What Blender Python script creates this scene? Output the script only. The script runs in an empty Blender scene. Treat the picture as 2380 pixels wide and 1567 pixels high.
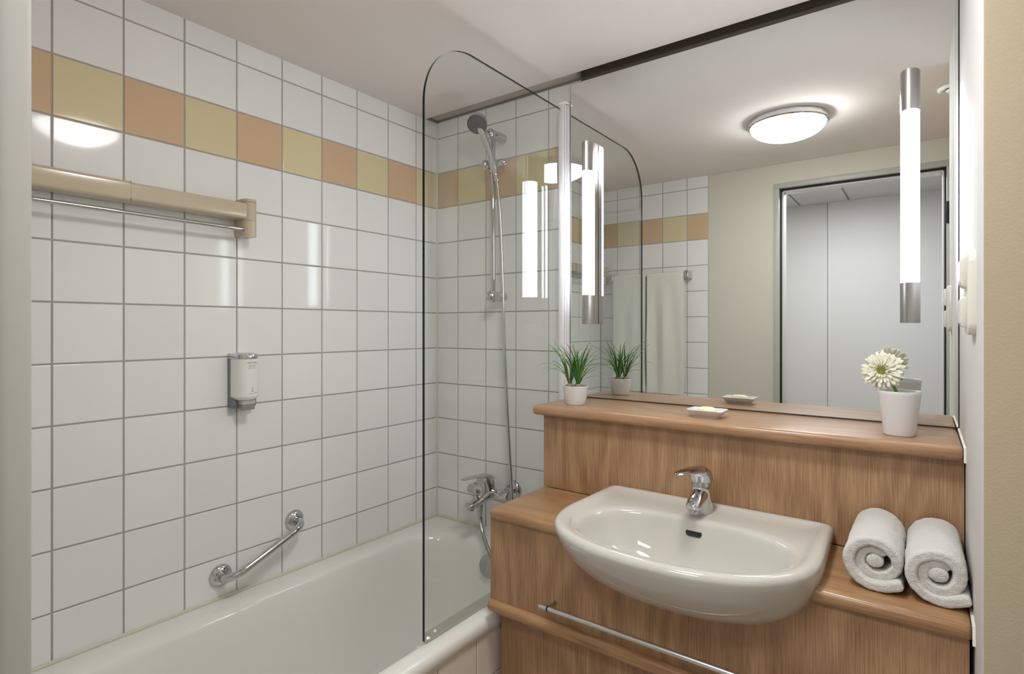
import bpy, bmesh, math, random
from mathutils import Vector, Matrix, noise
random.seed(7)
SC = bpy.context.scene
COL = SC.collection

# ------------------------------------------------------------------ camera, world, exposure
cam_d = bpy.data.cameras.new('camera')
cam = bpy.data.objects.new('camera', cam_d)
COL.objects.link(cam)
cam.location = (1.6893, -1.7475, 1.36)
cam.rotation_euler = (math.radians(90), 0, math.radians(36.3835))
cam_d.sensor_fit = 'HORIZONTAL'
cam_d.sensor_width = 36.0
cam_d.lens = 1297.13 / 2380 * 36.0
cam_d.shift_y = -(783.5 - 760.79) / 2380
cam_d.clip_start = 0.01
SC.camera = cam

world = bpy.data.worlds.new('world')
SC.world = world
world.use_nodes = True
world.node_tree.nodes['Background'].inputs[0].default_value = (0.8, 0.85, 1, 1)
world.node_tree.nodes['Background'].inputs[1].default_value = 0.05

SC.view_settings.view_transform = 'Standard'
SC.view_settings.look = 'None'
SC.view_settings.gamma = 1.0
SC.view_settings.use_curve_mapping = False
SC.view_settings.exposure = 2.05

LAMP_TUBE = 4.2      # radiance of the mirror lamps' diffusers
LAMP_DOME = 27.0       # ceiling lamp dome
FILL_HALL = 5.0       # added fill panel on the hallway ceiling behind the camera

# ------------------------------------------------------------------ main dimensions (metres)
W = 1.607             # room depth: door wall at y = -W
MY = -0.045           # mirror plane
XR = 1.759            # right wall of the vanity niche
ZC = 2.237            # ceiling
ZSH = 1.117           # ledge shelf top
ZCT = 0.863           # counter top
ZTB = 0.549           # bathtub rim

# ------------------------------------------------------------------ materials
def srgb(r, g, b):
    f = lambda c: ((c / 255 + 0.055) / 1.055) ** 2.4 if c > 10 else c / 255 / 12.92
    return (f(r), f(g), f(b), 1)

def mat(name, col, rough=0.5, metal=0.0, var=0.04, vscale=6.0, bump=0.0, bscale=60.0, spec=0.5, coat=0.0, sheen=0.0,
        emit=None, estr=0.0, stretch=(1, 1, 1), detail=3.0, trans=0.0, ior=1.45, aniso=0.0):
    m = bpy.data.materials.new(name)
    m.use_nodes = True
    nt = m.node_tree
    b = nt.nodes['Principled BSDF']
    tc = nt.nodes.new('ShaderNodeTexCoord')
    mp = nt.nodes.new('ShaderNodeMapping')
    mp.inputs['Scale'].default_value = stretch
    nt.links.new(tc.outputs['Object'], mp.inputs[0])
    nz = nt.nodes.new('ShaderNodeTexNoise')
    nz.inputs['Scale'].default_value = vscale
    nz.inputs['Detail'].default_value = detail
    nt.links.new(mp.outputs[0], nz.inputs['Vector'])
    rp = nt.nodes.new('ShaderNodeMix')
    rp.data_type = 'RGBA'
    rp.inputs[6].default_value = tuple(min(1, c * (1 + var)) for c in col[:3]) + (1,)
    rp.inputs[7].default_value = tuple(c * (1 - var) for c in col[:3]) + (1,)
    nt.links.new(nz.outputs['Fac'], rp.inputs[0])
    nt.links.new(rp.outputs[2], b.inputs['Base Color'])
    b.inputs['Roughness'].default_value = rough
    b.inputs['Metallic'].default_value = metal
    b.inputs['Specular IOR Level'].default_value = spec
    b.inputs['Coat Weight'].default_value = coat
    b.inputs['Coat Roughness'].default_value = 0.06
    b.inputs['Sheen Weight'].default_value = sheen
    b.inputs['Transmission Weight'].default_value = trans
    b.inputs['IOR'].default_value = ior
    b.inputs['Anisotropic'].default_value = aniso
    if emit:
        b.inputs['Emission Color'].default_value = emit
        b.inputs['Emission Strength'].default_value = estr
    if bump:
        n2 = nt.nodes.new('ShaderNodeTexNoise')
        n2.inputs['Scale'].default_value = bscale
        n2.inputs['Detail'].default_value = detail
        nt.links.new(mp.outputs[0], n2.inputs['Vector'])
        bp = nt.nodes.new('ShaderNodeBump')
        bp.inputs['Strength'].default_value = bump
        bp.inputs['Distance'].default_value = 0.004
        nt.links.new(n2.outputs['Fac'], bp.inputs['Height'])
        nt.links.new(bp.outputs[0], b.inputs['Normal'])
    return m

def wood(name, light, dark, along='Z', seed=0.0, rough=0.38):
    m = bpy.data.materials.new(name)
    m.use_nodes = True
    nt = m.node_tree
    L = nt.links.new
    b = nt.nodes['Principled BSDF']
    tc = nt.nodes.new('ShaderNodeTexCoord')
    mp = nt.nodes.new('ShaderNodeMapping')
    mp.inputs['Location'].default_value = (seed, seed * 0.7, seed * 1.3)
    if along == 'X':
        mp.inputs['Rotation'].default_value = (0, math.radians(90), 0)
    L(tc.outputs['Object'], mp.inputs[0])
    def noise_n(scale, stretch, detail, rgh=0.5):
        k = nt.nodes.new('ShaderNodeMapping')
        k.inputs['Scale'].default_value = stretch
        L(mp.outputs[0], k.inputs[0])
        n = nt.nodes.new('ShaderNodeTexNoise')
        n.inputs['Scale'].default_value = scale
        n.inputs['Detail'].default_value = detail
        n.inputs['Roughness'].default_value = rgh
        L(k.outputs[0], n.inputs['Vector'])
        return n
    fine = noise_n(9.0, (60, 60, 1.1), 6.0, 0.65)      # pores: thin streaks along the grain
    mid = noise_n(5.0, (10, 10, 0.25), 3.0)             # broad streaks
    warp = noise_n(1.3, (3, 3, 0.9), 1.0)
    # cathedral figure: bands bent by a slow noise
    sx = nt.nodes.new('ShaderNodeSeparateXYZ')
    L(mp.outputs[0], sx.inputs[0])
    add = nt.nodes.new('ShaderNodeMath'); add.operation = 'MULTIPLY_ADD'
    L(warp.outputs['Fac'], add.inputs[0]); add.inputs[1].default_value = 60.0
    mul = nt.nodes.new('ShaderNodeMath'); mul.operation = 'MULTIPLY'
    L(sx.outputs['X'], mul.inputs[0]); mul.inputs[1].default_value = 25.0
    L(mul.outputs[0], add.inputs[2])
    sn = nt.nodes.new('ShaderNodeMath'); sn.operation = 'SINE'
    L(add.outputs[0], sn.inputs[0])
    s2 = nt.nodes.new('ShaderNodeMath'); s2.operation = 'MULTIPLY_ADD'
    L(sn.outputs[0], s2.inputs[0]); s2.inputs[1].default_value = 0.06; s2.inputs[2].default_value = 0.0
    m1 = nt.nodes.new('ShaderNodeMath'); m1.operation = 'MULTIPLY_ADD'
    L(mid.outputs['Fac'], m1.inputs[0]); m1.inputs[1].default_value = 0.22
    L(s2.outputs[0], m1.inputs[2])
    m2 = nt.nodes.new('ShaderNodeMath'); m2.operation = 'MULTIPLY_ADD'
    L(fine.outputs['Fac'], m2.inputs[0]); m2.inputs[1].default_value = 0.95
    L(m1.outputs[0], m2.inputs[2])
    rp = nt.nodes.new('ShaderNodeValToRGB')
    rp.color_ramp.elements[0].position = 0.36
    rp.color_ramp.elements[0].color = dark
    rp.color_ramp.elements[1].position = 0.86
    rp.color_ramp.elements[1].color = light
    L(m2.outputs[0], rp.inputs[0])
    L(rp.outputs[0], b.inputs['Base Color'])
    b.inputs['Roughness'].default_value = rough
    b.inputs['Coat Weight'].default_value = 0.12
    b.inputs['Coat Roughness'].default_value = 0.2
    bp = nt.nodes.new('ShaderNodeBump')
    bp.inputs['Strength'].default_value = 0.18
    bp.inputs['Distance'].default_value = 0.001
    L(fine.outputs['Fac'], bp.inputs['Height'])
    L(bp.outputs[0], b.inputs['Normal'])
    return m

def tile_mat(name, col):
    m = mat(name, col, rough=0.065, var=0.015, vscale=2.0, spec=0.28)
    nt = m.node_tree
    b = nt.nodes['Principled BSDF']
    # every tile a touch different in tone
    oi = nt.nodes.new('ShaderNodeObjectInfo')
    hs = nt.nodes.new('ShaderNodeHueSaturation')
    mr = nt.nodes.new('ShaderNodeMapRange')
    mr.inputs[3].default_value = 0.965; mr.inputs[4].default_value = 1.025
    nt.links.new(oi.outputs['Random'], mr.inputs[0])
    nt.links.new(mr.outputs[0], hs.inputs['Value'])
    src = b.inputs['Base Color'].links[0].from_socket
    nt.links.new(src, hs.inputs['Color'])
    nt.links.new(hs.outputs[0], b.inputs['Base Color'])
    # faint waviness of the glaze
    tc = nt.nodes.new('ShaderNodeTexCoord')
    nz = nt.nodes.new('ShaderNodeTexNoise'); nz.inputs['Scale'].default_value = 14; nz.inputs['Detail'].default_value = 1
    nt.links.new(tc.outputs['Object'], nz.inputs['Vector'])
    bp = nt.nodes.new('ShaderNodeBump'); bp.inputs['Strength'].default_value = 0.006; bp.inputs['Distance'].default_value = 0.01
    nt.links.new(nz.outputs['Fac'], bp.inputs['Height'])
    nt.links.new(bp.outputs[0], b.inputs['Normal'])
    return m

def glass_sheet(name, tint, facing_ior=1.5):
    # clear sheet: straight-through light with a tint, mirror reflection by Fresnel
    m = bpy.data.materials.new(name)
    m.use_nodes = True
    nt = m.node_tree
    nt.nodes.remove(nt.nodes['Principled BSDF'])
    out = nt.nodes['Material Output']
    tr = nt.nodes.new('ShaderNodeBsdfTransparent'); 
    gl = nt.nodes.new('ShaderNodeBsdfGlossy'); gl.inputs['Roughness'].default_value = 0.0
    lw = nt.nodes.new('ShaderNodeLayerWeight'); lw.inputs[0].default_value = 0.5
    pw = nt.nodes.new('ShaderNodeMath'); pw.operation = 'POWER'; pw.inputs[1].default_value = 5.0
    nt.links.new(lw.outputs['Facing'], pw.inputs[0])
    f0 = ((facing_ior - 1) / (facing_ior + 1)) ** 2
    fr = nt.nodes.new('ShaderNodeMath'); fr.operation = 'MULTIPLY_ADD'
    nt.links.new(pw.outputs[0], fr.inputs[0]); fr.inputs[1].default_value = 1 - f0; fr.inputs[2].default_value = f0
    mx = nt.nodes.new('ShaderNodeMixShader')
    nz = nt.nodes.new('ShaderNodeTexNoise'); nz.inputs['Scale'].default_value = 3
    cm = nt.nodes.new('ShaderNodeMix'); cm.data_type = 'RGBA'
    cm.inputs[6].default_value = tint
    cm.inputs[7].default_value = tuple(c * 0.985 for c in tint[:3]) + (1,)
    nt.links.new(nz.outputs['Fac'], cm.inputs[0])
    nt.links.new(cm.outputs[2], tr.inputs['Color'])
    nt.links.new(fr.outputs[0], mx.inputs[0])
    nt.links.new(tr.outputs[0], mx.inputs[1])
    nt.links.new(gl.outputs[0], mx.inputs[2])
    nt.links.new(mx.outputs[0], out.inputs[0])
    return m

M = {}
M['tile_white'] = tile_mat('glazed white tile', srgb(244, 243, 242))
M['tile_peach'] = tile_mat('glazed peach tile', srgb(217, 186, 153))
M['tile_yellow'] = tile_mat('glazed yellow tile', srgb(226, 212, 172))
M['tile_apron'] = tile_mat('glazed apron tile', srgb(238, 226, 214))
M['grout'] = mat('grey grout', srgb(178, 173, 170), 0.9, var=0.06, vscale=40, bump=0.2, bscale=300)
M['silicone'] = mat('aged silicone', srgb(222, 218, 200), 0.45, var=0.1, vscale=8)
M['silicone_white'] = mat('white silicone', srgb(232, 230, 220), 0.4, var=0.05)
M['ceiling'] = mat('ceiling paint', srgb(245, 236, 234), 0.9, var=0.02, vscale=3, bump=0.05, bscale=200)
M['cove'] = mat('cove plaster', srgb(206, 197, 188), 0.8, var=0.04)
M['dark_gap'] = mat('dark slot shade and backing', srgb(104, 94, 85), 0.7, var=0.1)  # slot shade put into a colour; the mirror's backing board shares it
M['wall_white'] = mat('white wall paint', srgb(206, 202, 200), 0.6, var=0.02, vscale=3, bump=0.06, bscale=40, stretch=(1, 1, 0.2))
M['wall_tan'] = mat('tan textured paint', srgb(184, 170, 146), 0.85, var=0.04, vscale=4, bump=0.10, bscale=260)
M['wall_cream'] = mat('cream wall paint', srgb(212, 206, 194), 0.8, var=0.03, vscale=3, bump=0.25, bscale=160)
M['hall_white'] = mat('hall white paint', srgb(222, 220, 219), 0.5, var=0.02, vscale=3)
M['floor'] = mat('floor grey tile', srgb(196, 188, 178), 0.4, var=0.1, vscale=10)
M['frame'] = mat('door frame enamel', srgb(184, 183, 176), 0.4, var=0.03)
M['jamb_white'] = mat('jamb enamel', srgb(222, 221, 220), 0.4, var=0.02)
M['rubber'] = mat('black rubber', srgb(34, 36, 42), 0.6, var=0.1)
M['enamel'] = mat('bath enamel', srgb(241, 239, 233), 0.07, var=0.015, vscale=3, coat=0.3)
M['ceramic'] = mat('white ceramic', srgb(200, 197, 189), 0.06, var=0.015, vscale=3, coat=0.4)
M['porcelain'] = mat('matt porcelain', srgb(218, 216, 214), 0.25, var=0.02, vscale=8)
M['chrome'] = mat('chrome', (0.60, 0.60, 0.62, 1), 0.045, 1.0, var=0.03)
M['chrome_soft'] = mat('satin chrome', (0.50, 0.50, 0.51, 1), 0.22, 1.0, var=0.05)
M['steel'] = mat('brushed steel', (0.44, 0.42, 0.40, 1), 0.3, 1.0, var=0.08, vscale=30, stretch=(1, 1, 12), aniso=0.7)
M['alu_white'] = mat('white anodised aluminium', srgb(236, 234, 236), 0.28, 0.25, var=0.02)
M['alu'] = mat('aluminium', (0.70, 0.70, 0.71, 1), 0.3, 1.0, var=0.03)
M['hose'] = mat('hose metal', (0.62, 0.63, 0.65, 1), 0.2, 1.0, var=0.04)
M['mirror'] = mat('mirror silver', (0.80, 0.825, 0.805, 1), 0.0, 1.0, var=0.004)
M['mirror_edge'] = mat('mirror edge', srgb(62, 62, 58), 0.3, 0.3, var=0.1)
M['glass'] = glass_sheet('clear screen glass', (0.962, 0.978, 0.968, 1))
M['glass_edge'] = mat('dark green glass edge', srgb(10, 26, 26), 0.05, var=0.3, vscale=4)
M['seal_clear'] = glass_sheet('clear plastic seal', (0.86, 0.86, 0.83, 1), 1.35)
M['wood_z'] = wood('oak veneer upright', srgb(196, 157, 119), srgb(128, 92, 62), 'Z', 0.0)
M['wood_z2'] = wood('oak veneer upright darker', srgb(182, 143, 107), srgb(116, 82, 55), 'Z', 3.7)
M['wood_x'] = wood('oak veneer lengthwise', srgb(192, 154, 118), srgb(140, 102, 72), 'X', 1.9, 0.3)
M['wood_nose'] = wood('oak solid edge', srgb(192, 151, 110), srgb(132, 95, 62), 'X', 5.3, 0.3)
M['beige'] = mat('beige plastic', srgb(204, 190, 164), 0.16, var=0.015, coat=0.2)
M['beige_dark'] = mat('dark beige plastic seam', srgb(120, 108, 90), 0.5, var=0.05)
M['plastic_white'] = mat('white plastic', srgb(243, 242, 239), 0.22, var=0.015)
M['plastic_cream'] = mat('cream switch plastic', srgb(226, 222, 210), 0.18, var=0.015)
M['bracket_grey'] = mat('slate blue plastic', srgb(120, 128, 138), 0.3, var=0.05)
M['pump'] = mat('smoky clear plastic', srgb(182, 178, 166), 0.15, var=0.06, trans=0.35)
M['ink'] = mat('grey ink', srgb(92, 92, 94), 0.6, var=0.1)
M['spray'] = mat('dark grey spray face', srgb(70, 72, 78), 0.4, var=0.08)
M['nozzle'] = mat('pale nozzle rubber', srgb(190, 180, 130), 0.5, var=0.05)
M['terry'] = mat('white terry cloth', srgb(216, 213, 207), 0.95, var=0.06, vscale=330, bump=0.7, bscale=420, sheen=0.4, detail=6)
for _n in M['terry'].node_tree.nodes:
    if _n.type == 'BUMP': _n.inputs['Distance'].default_value = 0.0045
M['towel_h'] = mat('white cotton towel', srgb(236, 234, 226), 0.95, var=0.04, vscale=120, bump=0.5, bscale=380, sheen=0.3)
M['leaf'] = mat('grass green leaf', srgb(58, 112, 38), 0.42, var=0.35, vscale=18)
M['leaf_pale'] = mat('pale green leaf', srgb(104, 142, 72), 0.42, var=0.3, vscale=18)
M['bulb'] = mat('brown bulb', srgb(150, 128, 104), 0.8, var=0.35, vscale=70, bump=0.6, bscale=120)
M['soil'] = mat('dark soil', srgb(70, 54, 42), 0.95, var=0.4, vscale=90, bump=0.8, bscale=140)
M['petal'] = mat('cream white petal', srgb(242, 238, 216), 0.6, var=0.06, vscale=30)
M['disc_green'] = mat('green flower disc', srgb(122, 124, 48), 0.7, var=0.3, vscale=120)
M['disc_brown'] = mat('tan florets', srgb(176, 146, 84), 0.7, var=0.3, vscale=150)
M['stem'] = mat('green stem', srgb(92, 142, 52), 0.5, var=0.2, vscale=40)
M['soap'] = mat('cream soap', srgb(240, 232, 204), 0.4, var=0.04)
M['hole'] = mat('black overflow shade', srgb(24, 24, 22), 0.5, var=0.2)
M['valve_blue'] = mat('blue white enamel', srgb(120, 140, 190), 0.3, var=0.3, vscale=60)

def emitter(name, col, strength, hot=None):
    m = bpy.data.materials.new(name)
    m.use_nodes = True
    nt = m.node_tree
    b = nt.nodes['Principled BSDF']
    b.inputs['Base Color'].default_value = (0.8, 0.8, 0.78, 1)
    b.inputs['Roughness'].default_value = 0.25
    nz = nt.nodes.new('ShaderNodeTexNoise'); nz.inputs['Scale'].default_value = 2.0
    mr = nt.nodes.new('ShaderNodeMapRange')
    mr.inputs[3].default_value = strength * 0.97; mr.inputs[4].default_value = strength * 1.03
    nt.links.new(nz.outputs['Fac'], mr.inputs[0])
    last = mr.outputs[0]
    if hot:      # a bulb close behind the opal glass: (x, y, z, radius, gain)
        tc = nt.nodes.new('ShaderNodeTexCoord')
        vd = nt.nodes.new('ShaderNodeVectorMath'); vd.operation = 'DISTANCE'
        nt.links.new(tc.outputs['Object'], vd.inputs[0]); vd.inputs[1].default_value = hot[:3]
        m2 = nt.nodes.new('ShaderNodeMapRange'); m2.interpolation_type = 'SMOOTHERSTEP'
        m2.inputs[1].default_value = 0.0; m2.inputs[2].default_value = hot[3]
        m2.inputs[3].default_value = hot[4]; m2.inputs[4].default_value = 1.0
        nt.links.new(vd.outputs['Value'], m2.inputs[0])
        mm = nt.nodes.new('ShaderNodeMath'); mm.operation = 'MULTIPLY'
        nt.links.new(last, mm.inputs[0]); nt.links.new(m2.outputs[0], mm.inputs[1])
        last = mm.outputs[0]
    b.inputs['Emission Color'].default_value = col
    nt.links.new(last, b.inputs['Emission Strength'])
    return m
M['tube'] = emitter('lit tube diffuser', (0.92, 0.985, 1.05, 1), LAMP_TUBE)
M['dome'] = emitter('lit opal dome', (0.97, 0.99, 0.98, 1), LAMP_DOME * 0.27, (0.07, 0.035, -0.05, 0.15, 3.4))
M['hall_fill'] = emitter('hall fill panel', (0.97, 0.99, 1.02, 1), FILL_HALL)

# ------------------------------------------------------------------ mesh helpers
WO = {}               # world origin of every root / part made here

def put(bm, t):
    me = bpy.data.meshes.new('tmp')
    t.to_mesh(me); t.free()
    bm.from_mesh(me)
    bpy.data.meshes.remove(me)

def box(bm, x0, x1, y0, y1, z0, z1, bev=0.0, seg=2):
    t = bmesh.new()
    bmesh.ops.create_cube(t, size=1)
    sx, sy, sz = abs(x1 - x0), abs(y1 - y0), abs(z1 - z0)
    for v in t.verts:
        v.co = Vector(((x0 + x1) / 2 + v.co.x * sx, (y0 + y1) / 2 + v.co.y * sy, (z0 + z1) / 2 + v.co.z * sz))
    if bev:
        bmesh.ops.bevel(t, geom=list(t.edges), offset=min(bev, 0.49 * min(sx, sy, sz)), segments=seg, profile=0.5, affect='EDGES')
    put(bm, t)
    return bm

def frame_of(axis):
    a = Vector(axis).normalized()
    u = Vector((0, 0, 1)) if abs(a.z) < 0.9 else Vector((1, 0, 0))
    u = (u - a * u.dot(a)).normalized()
    return a, u, a.cross(u)

def lathe(bm, prof, c, axis=(0, 0, 1), seg=32, sx=1.0, sy=1.0):
    a, u, w = frame_of(axis)
    c = Vector(c)
    rings = []
    for r, h in prof:
        if r < 1e-6:
            rings.append([bm.verts.new(c + a * h)])
        else:
            rings.append([bm.verts.new(c + a * h + (u * math.cos(t) * sx + w * math.sin(t) * sy) * r)
                          for t in [2 * math.pi * k / seg for k in range(seg)]])
    for A, B in zip(rings, rings[1:]):
        for k in range(seg):
            k2 = (k + 1) % seg
            if len(A) == 1 and len(B) == 1:
                continue
            if len(A) == 1:
                bm.faces.new((A[0], B[k], B[k2]))
            elif len(B) == 1:
                bm.faces.new((A[k], B[0], A[k2]))
            else:
                bm.faces.new((A[k], B[k], B[k2], A[k2]))
    return bm

def loft(bm, rings, close=True, cap0=True, cap1=True):
    vr = [[bm.verts.new(p) for p in r] for r in rings]
    n = len(vr[0])
    for A, B in zip(vr, vr[1:]):
        for k in range(n if close else n - 1):
            k2 = (k + 1) % n
            bm.faces.new((A[k], A[k2], B[k2], B[k]))
    if cap0: bm.faces.new(vr[0])
    if cap1: bm.faces.new(vr[-1])
    return bm

def crom(pts, n=8):
    P = [Vector(p) for p in pts]
    P = [P[0] * 2 - P[1]] + P + [P[-1] * 2 - P[-2]]
    out = []
    for i in range(1, len(P) - 2):
        p0, p1, p2, p3 = P[i - 1:i + 3]
        for k in range(n):
            t = k / n
            out.append(0.5 * ((2 * p1) + (p2 - p0) * t + (2 * p0 - 5 * p1 + 4 * p2 - p3) * t * t + (3 * p1 - p0 - 3 * p2 + p3) * t ** 3))
    out.append(P[-2])
    return out

def sweep(bm, pts, rad, seg=12, caps=True, up=None):
    """rad: number, list of numbers, or list of (a, b) half axes (a across, b along 'up')"""
    pts = [Vector(p) for p in pts]
    n = len(pts)
    rings = []
    prev = None
    for i, p in enumerate(pts):
        t = (pts[min(i + 1, n - 1)] - pts[max(i - 1, 0)]).normalized()
        if up is not None:
            u = Vector(up); u = (u - t * u.dot(t)).normalized()
        elif prev is None:
            u = frame_of(t)[1]
        else:
            u = (prev - t * prev.dot(t)).normalized()
        prev = u
        w = t.cross(u)
        r = rad[i] if isinstance(rad, (list, tuple)) else rad
        a, b = r if isinstance(r, (list, tuple)) else (r, r)
        rings.append([p + w * math.cos(q) * a + u * math.sin(q) * b for q in [2 * math.pi * k / seg for k in range(seg)]])
    return loft(bm, rings, True, caps, caps)

def cyl(bm, p0, p1, r, seg=24, bev=0.0):
    p0, p1 = Vector(p0), Vector(p1)
    h = (p1 - p0).length
    if bev:
        pr = [(0, 0), (r - bev, 0), (r - bev * 0.3, bev * 0.3), (r, bev), (r, h - bev), (r - bev * 0.3, h - bev * 0.3), (r - bev, h), (0, h)]
    else:
        pr = [(0, 0), (r, 0), (r, h), (0, h)]
    return lathe(bm, pr, p0, p1 - p0, seg)

def prism(bm, poly, fn, a0, a1):
    """poly: 2-D points; fn(u, v, a) -> 3-D"""
    A = [bm.verts.new(fn(u, v, a0)) for u, v in poly]
    B = [bm.verts.new(fn(u, v, a1)) for u, v in poly]
    n = len(A)
    bm.faces.new(A); bm.faces.new(B[::-1])
    for k in range(n):
        bm.faces.new((A[k], B[k], B[(k + 1) % n], A[(k + 1) % n]))
    return bm

def obj(name, bm, m, parent=None, smooth=True, angle=38, org=None, fix=True):
    if fix:
        bmesh.ops.recalc_face_normals(bm, faces=list(bm.faces))
    if org is None:
        if parent is not None:
            org = WO[parent.name]
        else:
            xs = [v.co for v in bm.verts]
            lo = [min(c[i] for c in xs) for i in range(3)]; hi = [max(c[i] for c in xs) for i in range(3)]
            org = Vector(((lo[0] + hi[0]) / 2, (lo[1] + hi[1]) / 2, lo[2]))
    org = Vector(org)
    for v in bm.verts:
        v.co -= org
    me = bpy.data.meshes.new(name)
    bm.to_mesh(me); bm.free()
    for mm in (m if isinstance(m, list) else [m]):
        me.materials.append(M[mm])
    if smooth:
        me.shade_smooth()
        me.set_sharp_from_angle(angle=math.radians(angle))
    o = bpy.data.objects.new(name, me)
    COL.objects.link(o)
    if parent is not None:
        o.parent = parent
        o.location = org - WO[parent.name]
    else:
        o.location = org
    WO[o.name] = org
    return o

def tag(o, label, cat, group=None):
    o['label'] = label; o['category'] = cat
    if group: o['group'] = group
    return o

def thing(name, loc, label=None, cat=None, group=None, kind=None):
    o = bpy.data.objects.new(name, None)
    o.empty_display_size = 0.05
    COL.objects.link(o)
    o.location = loc
    WO[o.name] = Vector(loc)
    if label: tag(o, label, cat, group)
    if kind: o['kind'] = kind
    return o

def struct(o, label=None):
    o['kind'] = 'structure'
    if label: o['label'] = label
    return o

def B(): return bmesh.new()

# ------------------------------------------------------------------ tiles
GAP = 0.0042
TCACHE = {}
def tile_mesh(w, h, mname, seed):
    key = (round(w, 4), round(h, 4), mname)
    if key in TCACHE: return TCACHE[key]
    t = 0.007; e = 0.0014
    bm = B()
    def ring(iw, ih, z):
        return [bm.verts.new((sx * iw / 2, sy * ih / 2, z)) for sx, sy in ((-1, -1), (1, -1), (1, 1), (-1, 1))]
    r0, r1, r2, r3 = ring(w, h, -t), ring(w, h, -e), ring(w - e * 0.7, h - e * 0.7, -e * 0.3), ring(w - e * 2.2, h - e * 2.2, 0)
    for A, C in ((r0, r1), (r1, r2), (r2, r3)):
        for k in range(4):
            bm.faces.new((A[k], A[(k + 1) % 4], C[(k + 1) % 4], C[k]))
    bm.faces.new(r3)
    me = bpy.data.meshes.new('tile')
    bm.to_mesh(me); bm.free()
    me.materials.append(M[mname])
    me.shade_smooth(); me.set_sharp_from_angle(angle=math.radians(8))
    TCACHE[key] = me
    return me

ROWS = [2.1708 - 0.15 * k for k in range(15)]
def tile_wall(parent, us, zs, place, basis, colour):
    """us: joint positions along the wall, zs: joints in height, place(u, z) -> world centre, basis: 3x3 (tile x, y, normal)"""
    for i in range(len(us) - 1):
        for j in range(len(zs) - 1):
            a, b_ = sorted((us[i], us[i + 1])); c, d = sorted((zs[j], zs[j + 1]))
            w, h = b_ - a - GAP, d - c - GAP
            if w < 0.01 or h < 0.01: continue
            o = bpy.data.objects.new('tile', tile_mesh(w, h, colour(i, j, (a + b_) / 2, (c + d) / 2), 0))
            COL.objects.link(o)
            o.parent = parent
            o.matrix_local = Matrix.Translation(Vector(place((a + b_) / 2, (c + d) / 2)) - WO[parent.name]) @ basis.to_4x4() \
                @ Matrix.Rotation(random.uniform(-0.0006, 0.0006), 4, 'X') @ Matrix.Rotation(random.uniform(-0.0006, 0.0006), 4, 'Y')

def band(z): return ROWS[2] < z < ROWS[1]

# ------------------------------------------------------------------ structure: shell of the bathroom
floor = obj('floor', box(B(), -0.1, 2.5, -3.0, 0.1, -0.08, 0.0), 'floor', smooth=False)
struct(floor)

zj = [ZC + 0.004] + ROWS[:12]
# left wall
wl = struct(obj('wall_left', box(B(), -0.12, -0.002, -1.72, 0.1, 0.0, 2.4), 'grout', smooth=False))
ljoint = [0.0] + [-(0.1227 + 0.15 * k) for k in range(10)] + [-W]
basL = Matrix(((0, 0, 1), (1, 0, 0), (0, 1, 0)))
tile_wall(wl, ljoint, zj, lambda u, z: (0.0, u, z), basL,
          lambda i, j, u, z: ('tile_yellow' if i % 2 == 0 else 'tile_peach') if band(z) else 'tile_white')
# back wall
wb = struct(obj('wall_back', box(B(), 0.0, 2.1, 0.002, 0.12, 0.0, 2.4), 'grout', smooth=False))
bjoint = [0.0] + [0.1196 + 0.15 * k for k in range(5)]
zjb = [2.243] + ROWS[:12]
basB = Matrix(((1, 0, 0), (0, 0, -1), (0, 1, 0)))
tile_wall(wb, bjoint, zjb, lambda u, z: (u, 0.0, z), basB,
          lambda i, j, u, z: ('tile_peach' if i % 2 == 0 else 'tile_yellow') if band(z) else 'tile_white')
obj('cove_strip', box(B(), 0.0, 0.715, -0.046, 0.002, 2.2465, 2.326, 0.012, 4), 'cove', wb)
obj('slot_shade_strip', box(B(), 0.715, XR, -0.012, 0.002, 2.2085, 2.33), 'dark_gap', wb, smooth=False)  # dark strip painted as the shade in the slot above the mirror
# right side: vanity niche stub (white inside, tan front) and the wall behind the door
wr = B()
box(wr, XR, 2.1, -0.687, 0.0, 0.0, 2.4, 0.004, 2)
wr_o = struct(obj('wall_right', wr, ['wall_white', 'wall_tan']))
for p in wr_o.data.polygons:
    if p.normal.y < -0.9: p.material_index = 1
wr2 = struct(obj('wall_right', box(B(), 1.93, 2.1, -W, -0.687, 0.0, 2.4), 'wall_tan', smooth=False))
# door wall
wf = B()
box(wf, 0.0, 1.043, -W - 0.1, -W - 0.002, 0.0, 2.4)
box(wf, 1.797, 2.1, -W - 0.1, -W - 0.002, 0.0, 2.4)
box(wf, 1.043, 1.797, -W - 0.1, -W - 0.002, 2.118, 2.4)
wf_o = struct(obj('wall_front', wf, 'wall_cream', smooth=False))
obj('tile_bed', box(B(), 0.0, 0.691, -W - 0.0025, -W - 0.0016, 0.0, ZC), 'grout', wf_o, smooth=False)
fjoint = [0.0, 0.118, 0.2685, 0.4175, 0.567, 0.690]
basF = Matrix(((-1, 0, 0), (0, 0, 1), (0, 1, 0)))
tile_wall(wf_o, fjoint, zj, lambda u, z: (u, -W, z), basF,
          lambda i, j, u, z: ('tile_peach' if i % 2 == 0 else 'tile_yellow') if band(z) else 'tile_white')
# ceiling: stops short of the back wall, leaving a shadow gap
cb = B()
box(cb, -0.1, 2.1, -W - 0.002, -0.067, ZC, 2.31, 0.003)
box(cb, -0.1, 2.1, -0.10, 0.1, 2.325, 2.38)
struct(obj('ceiling', cb, 'ceiling'))

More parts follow.
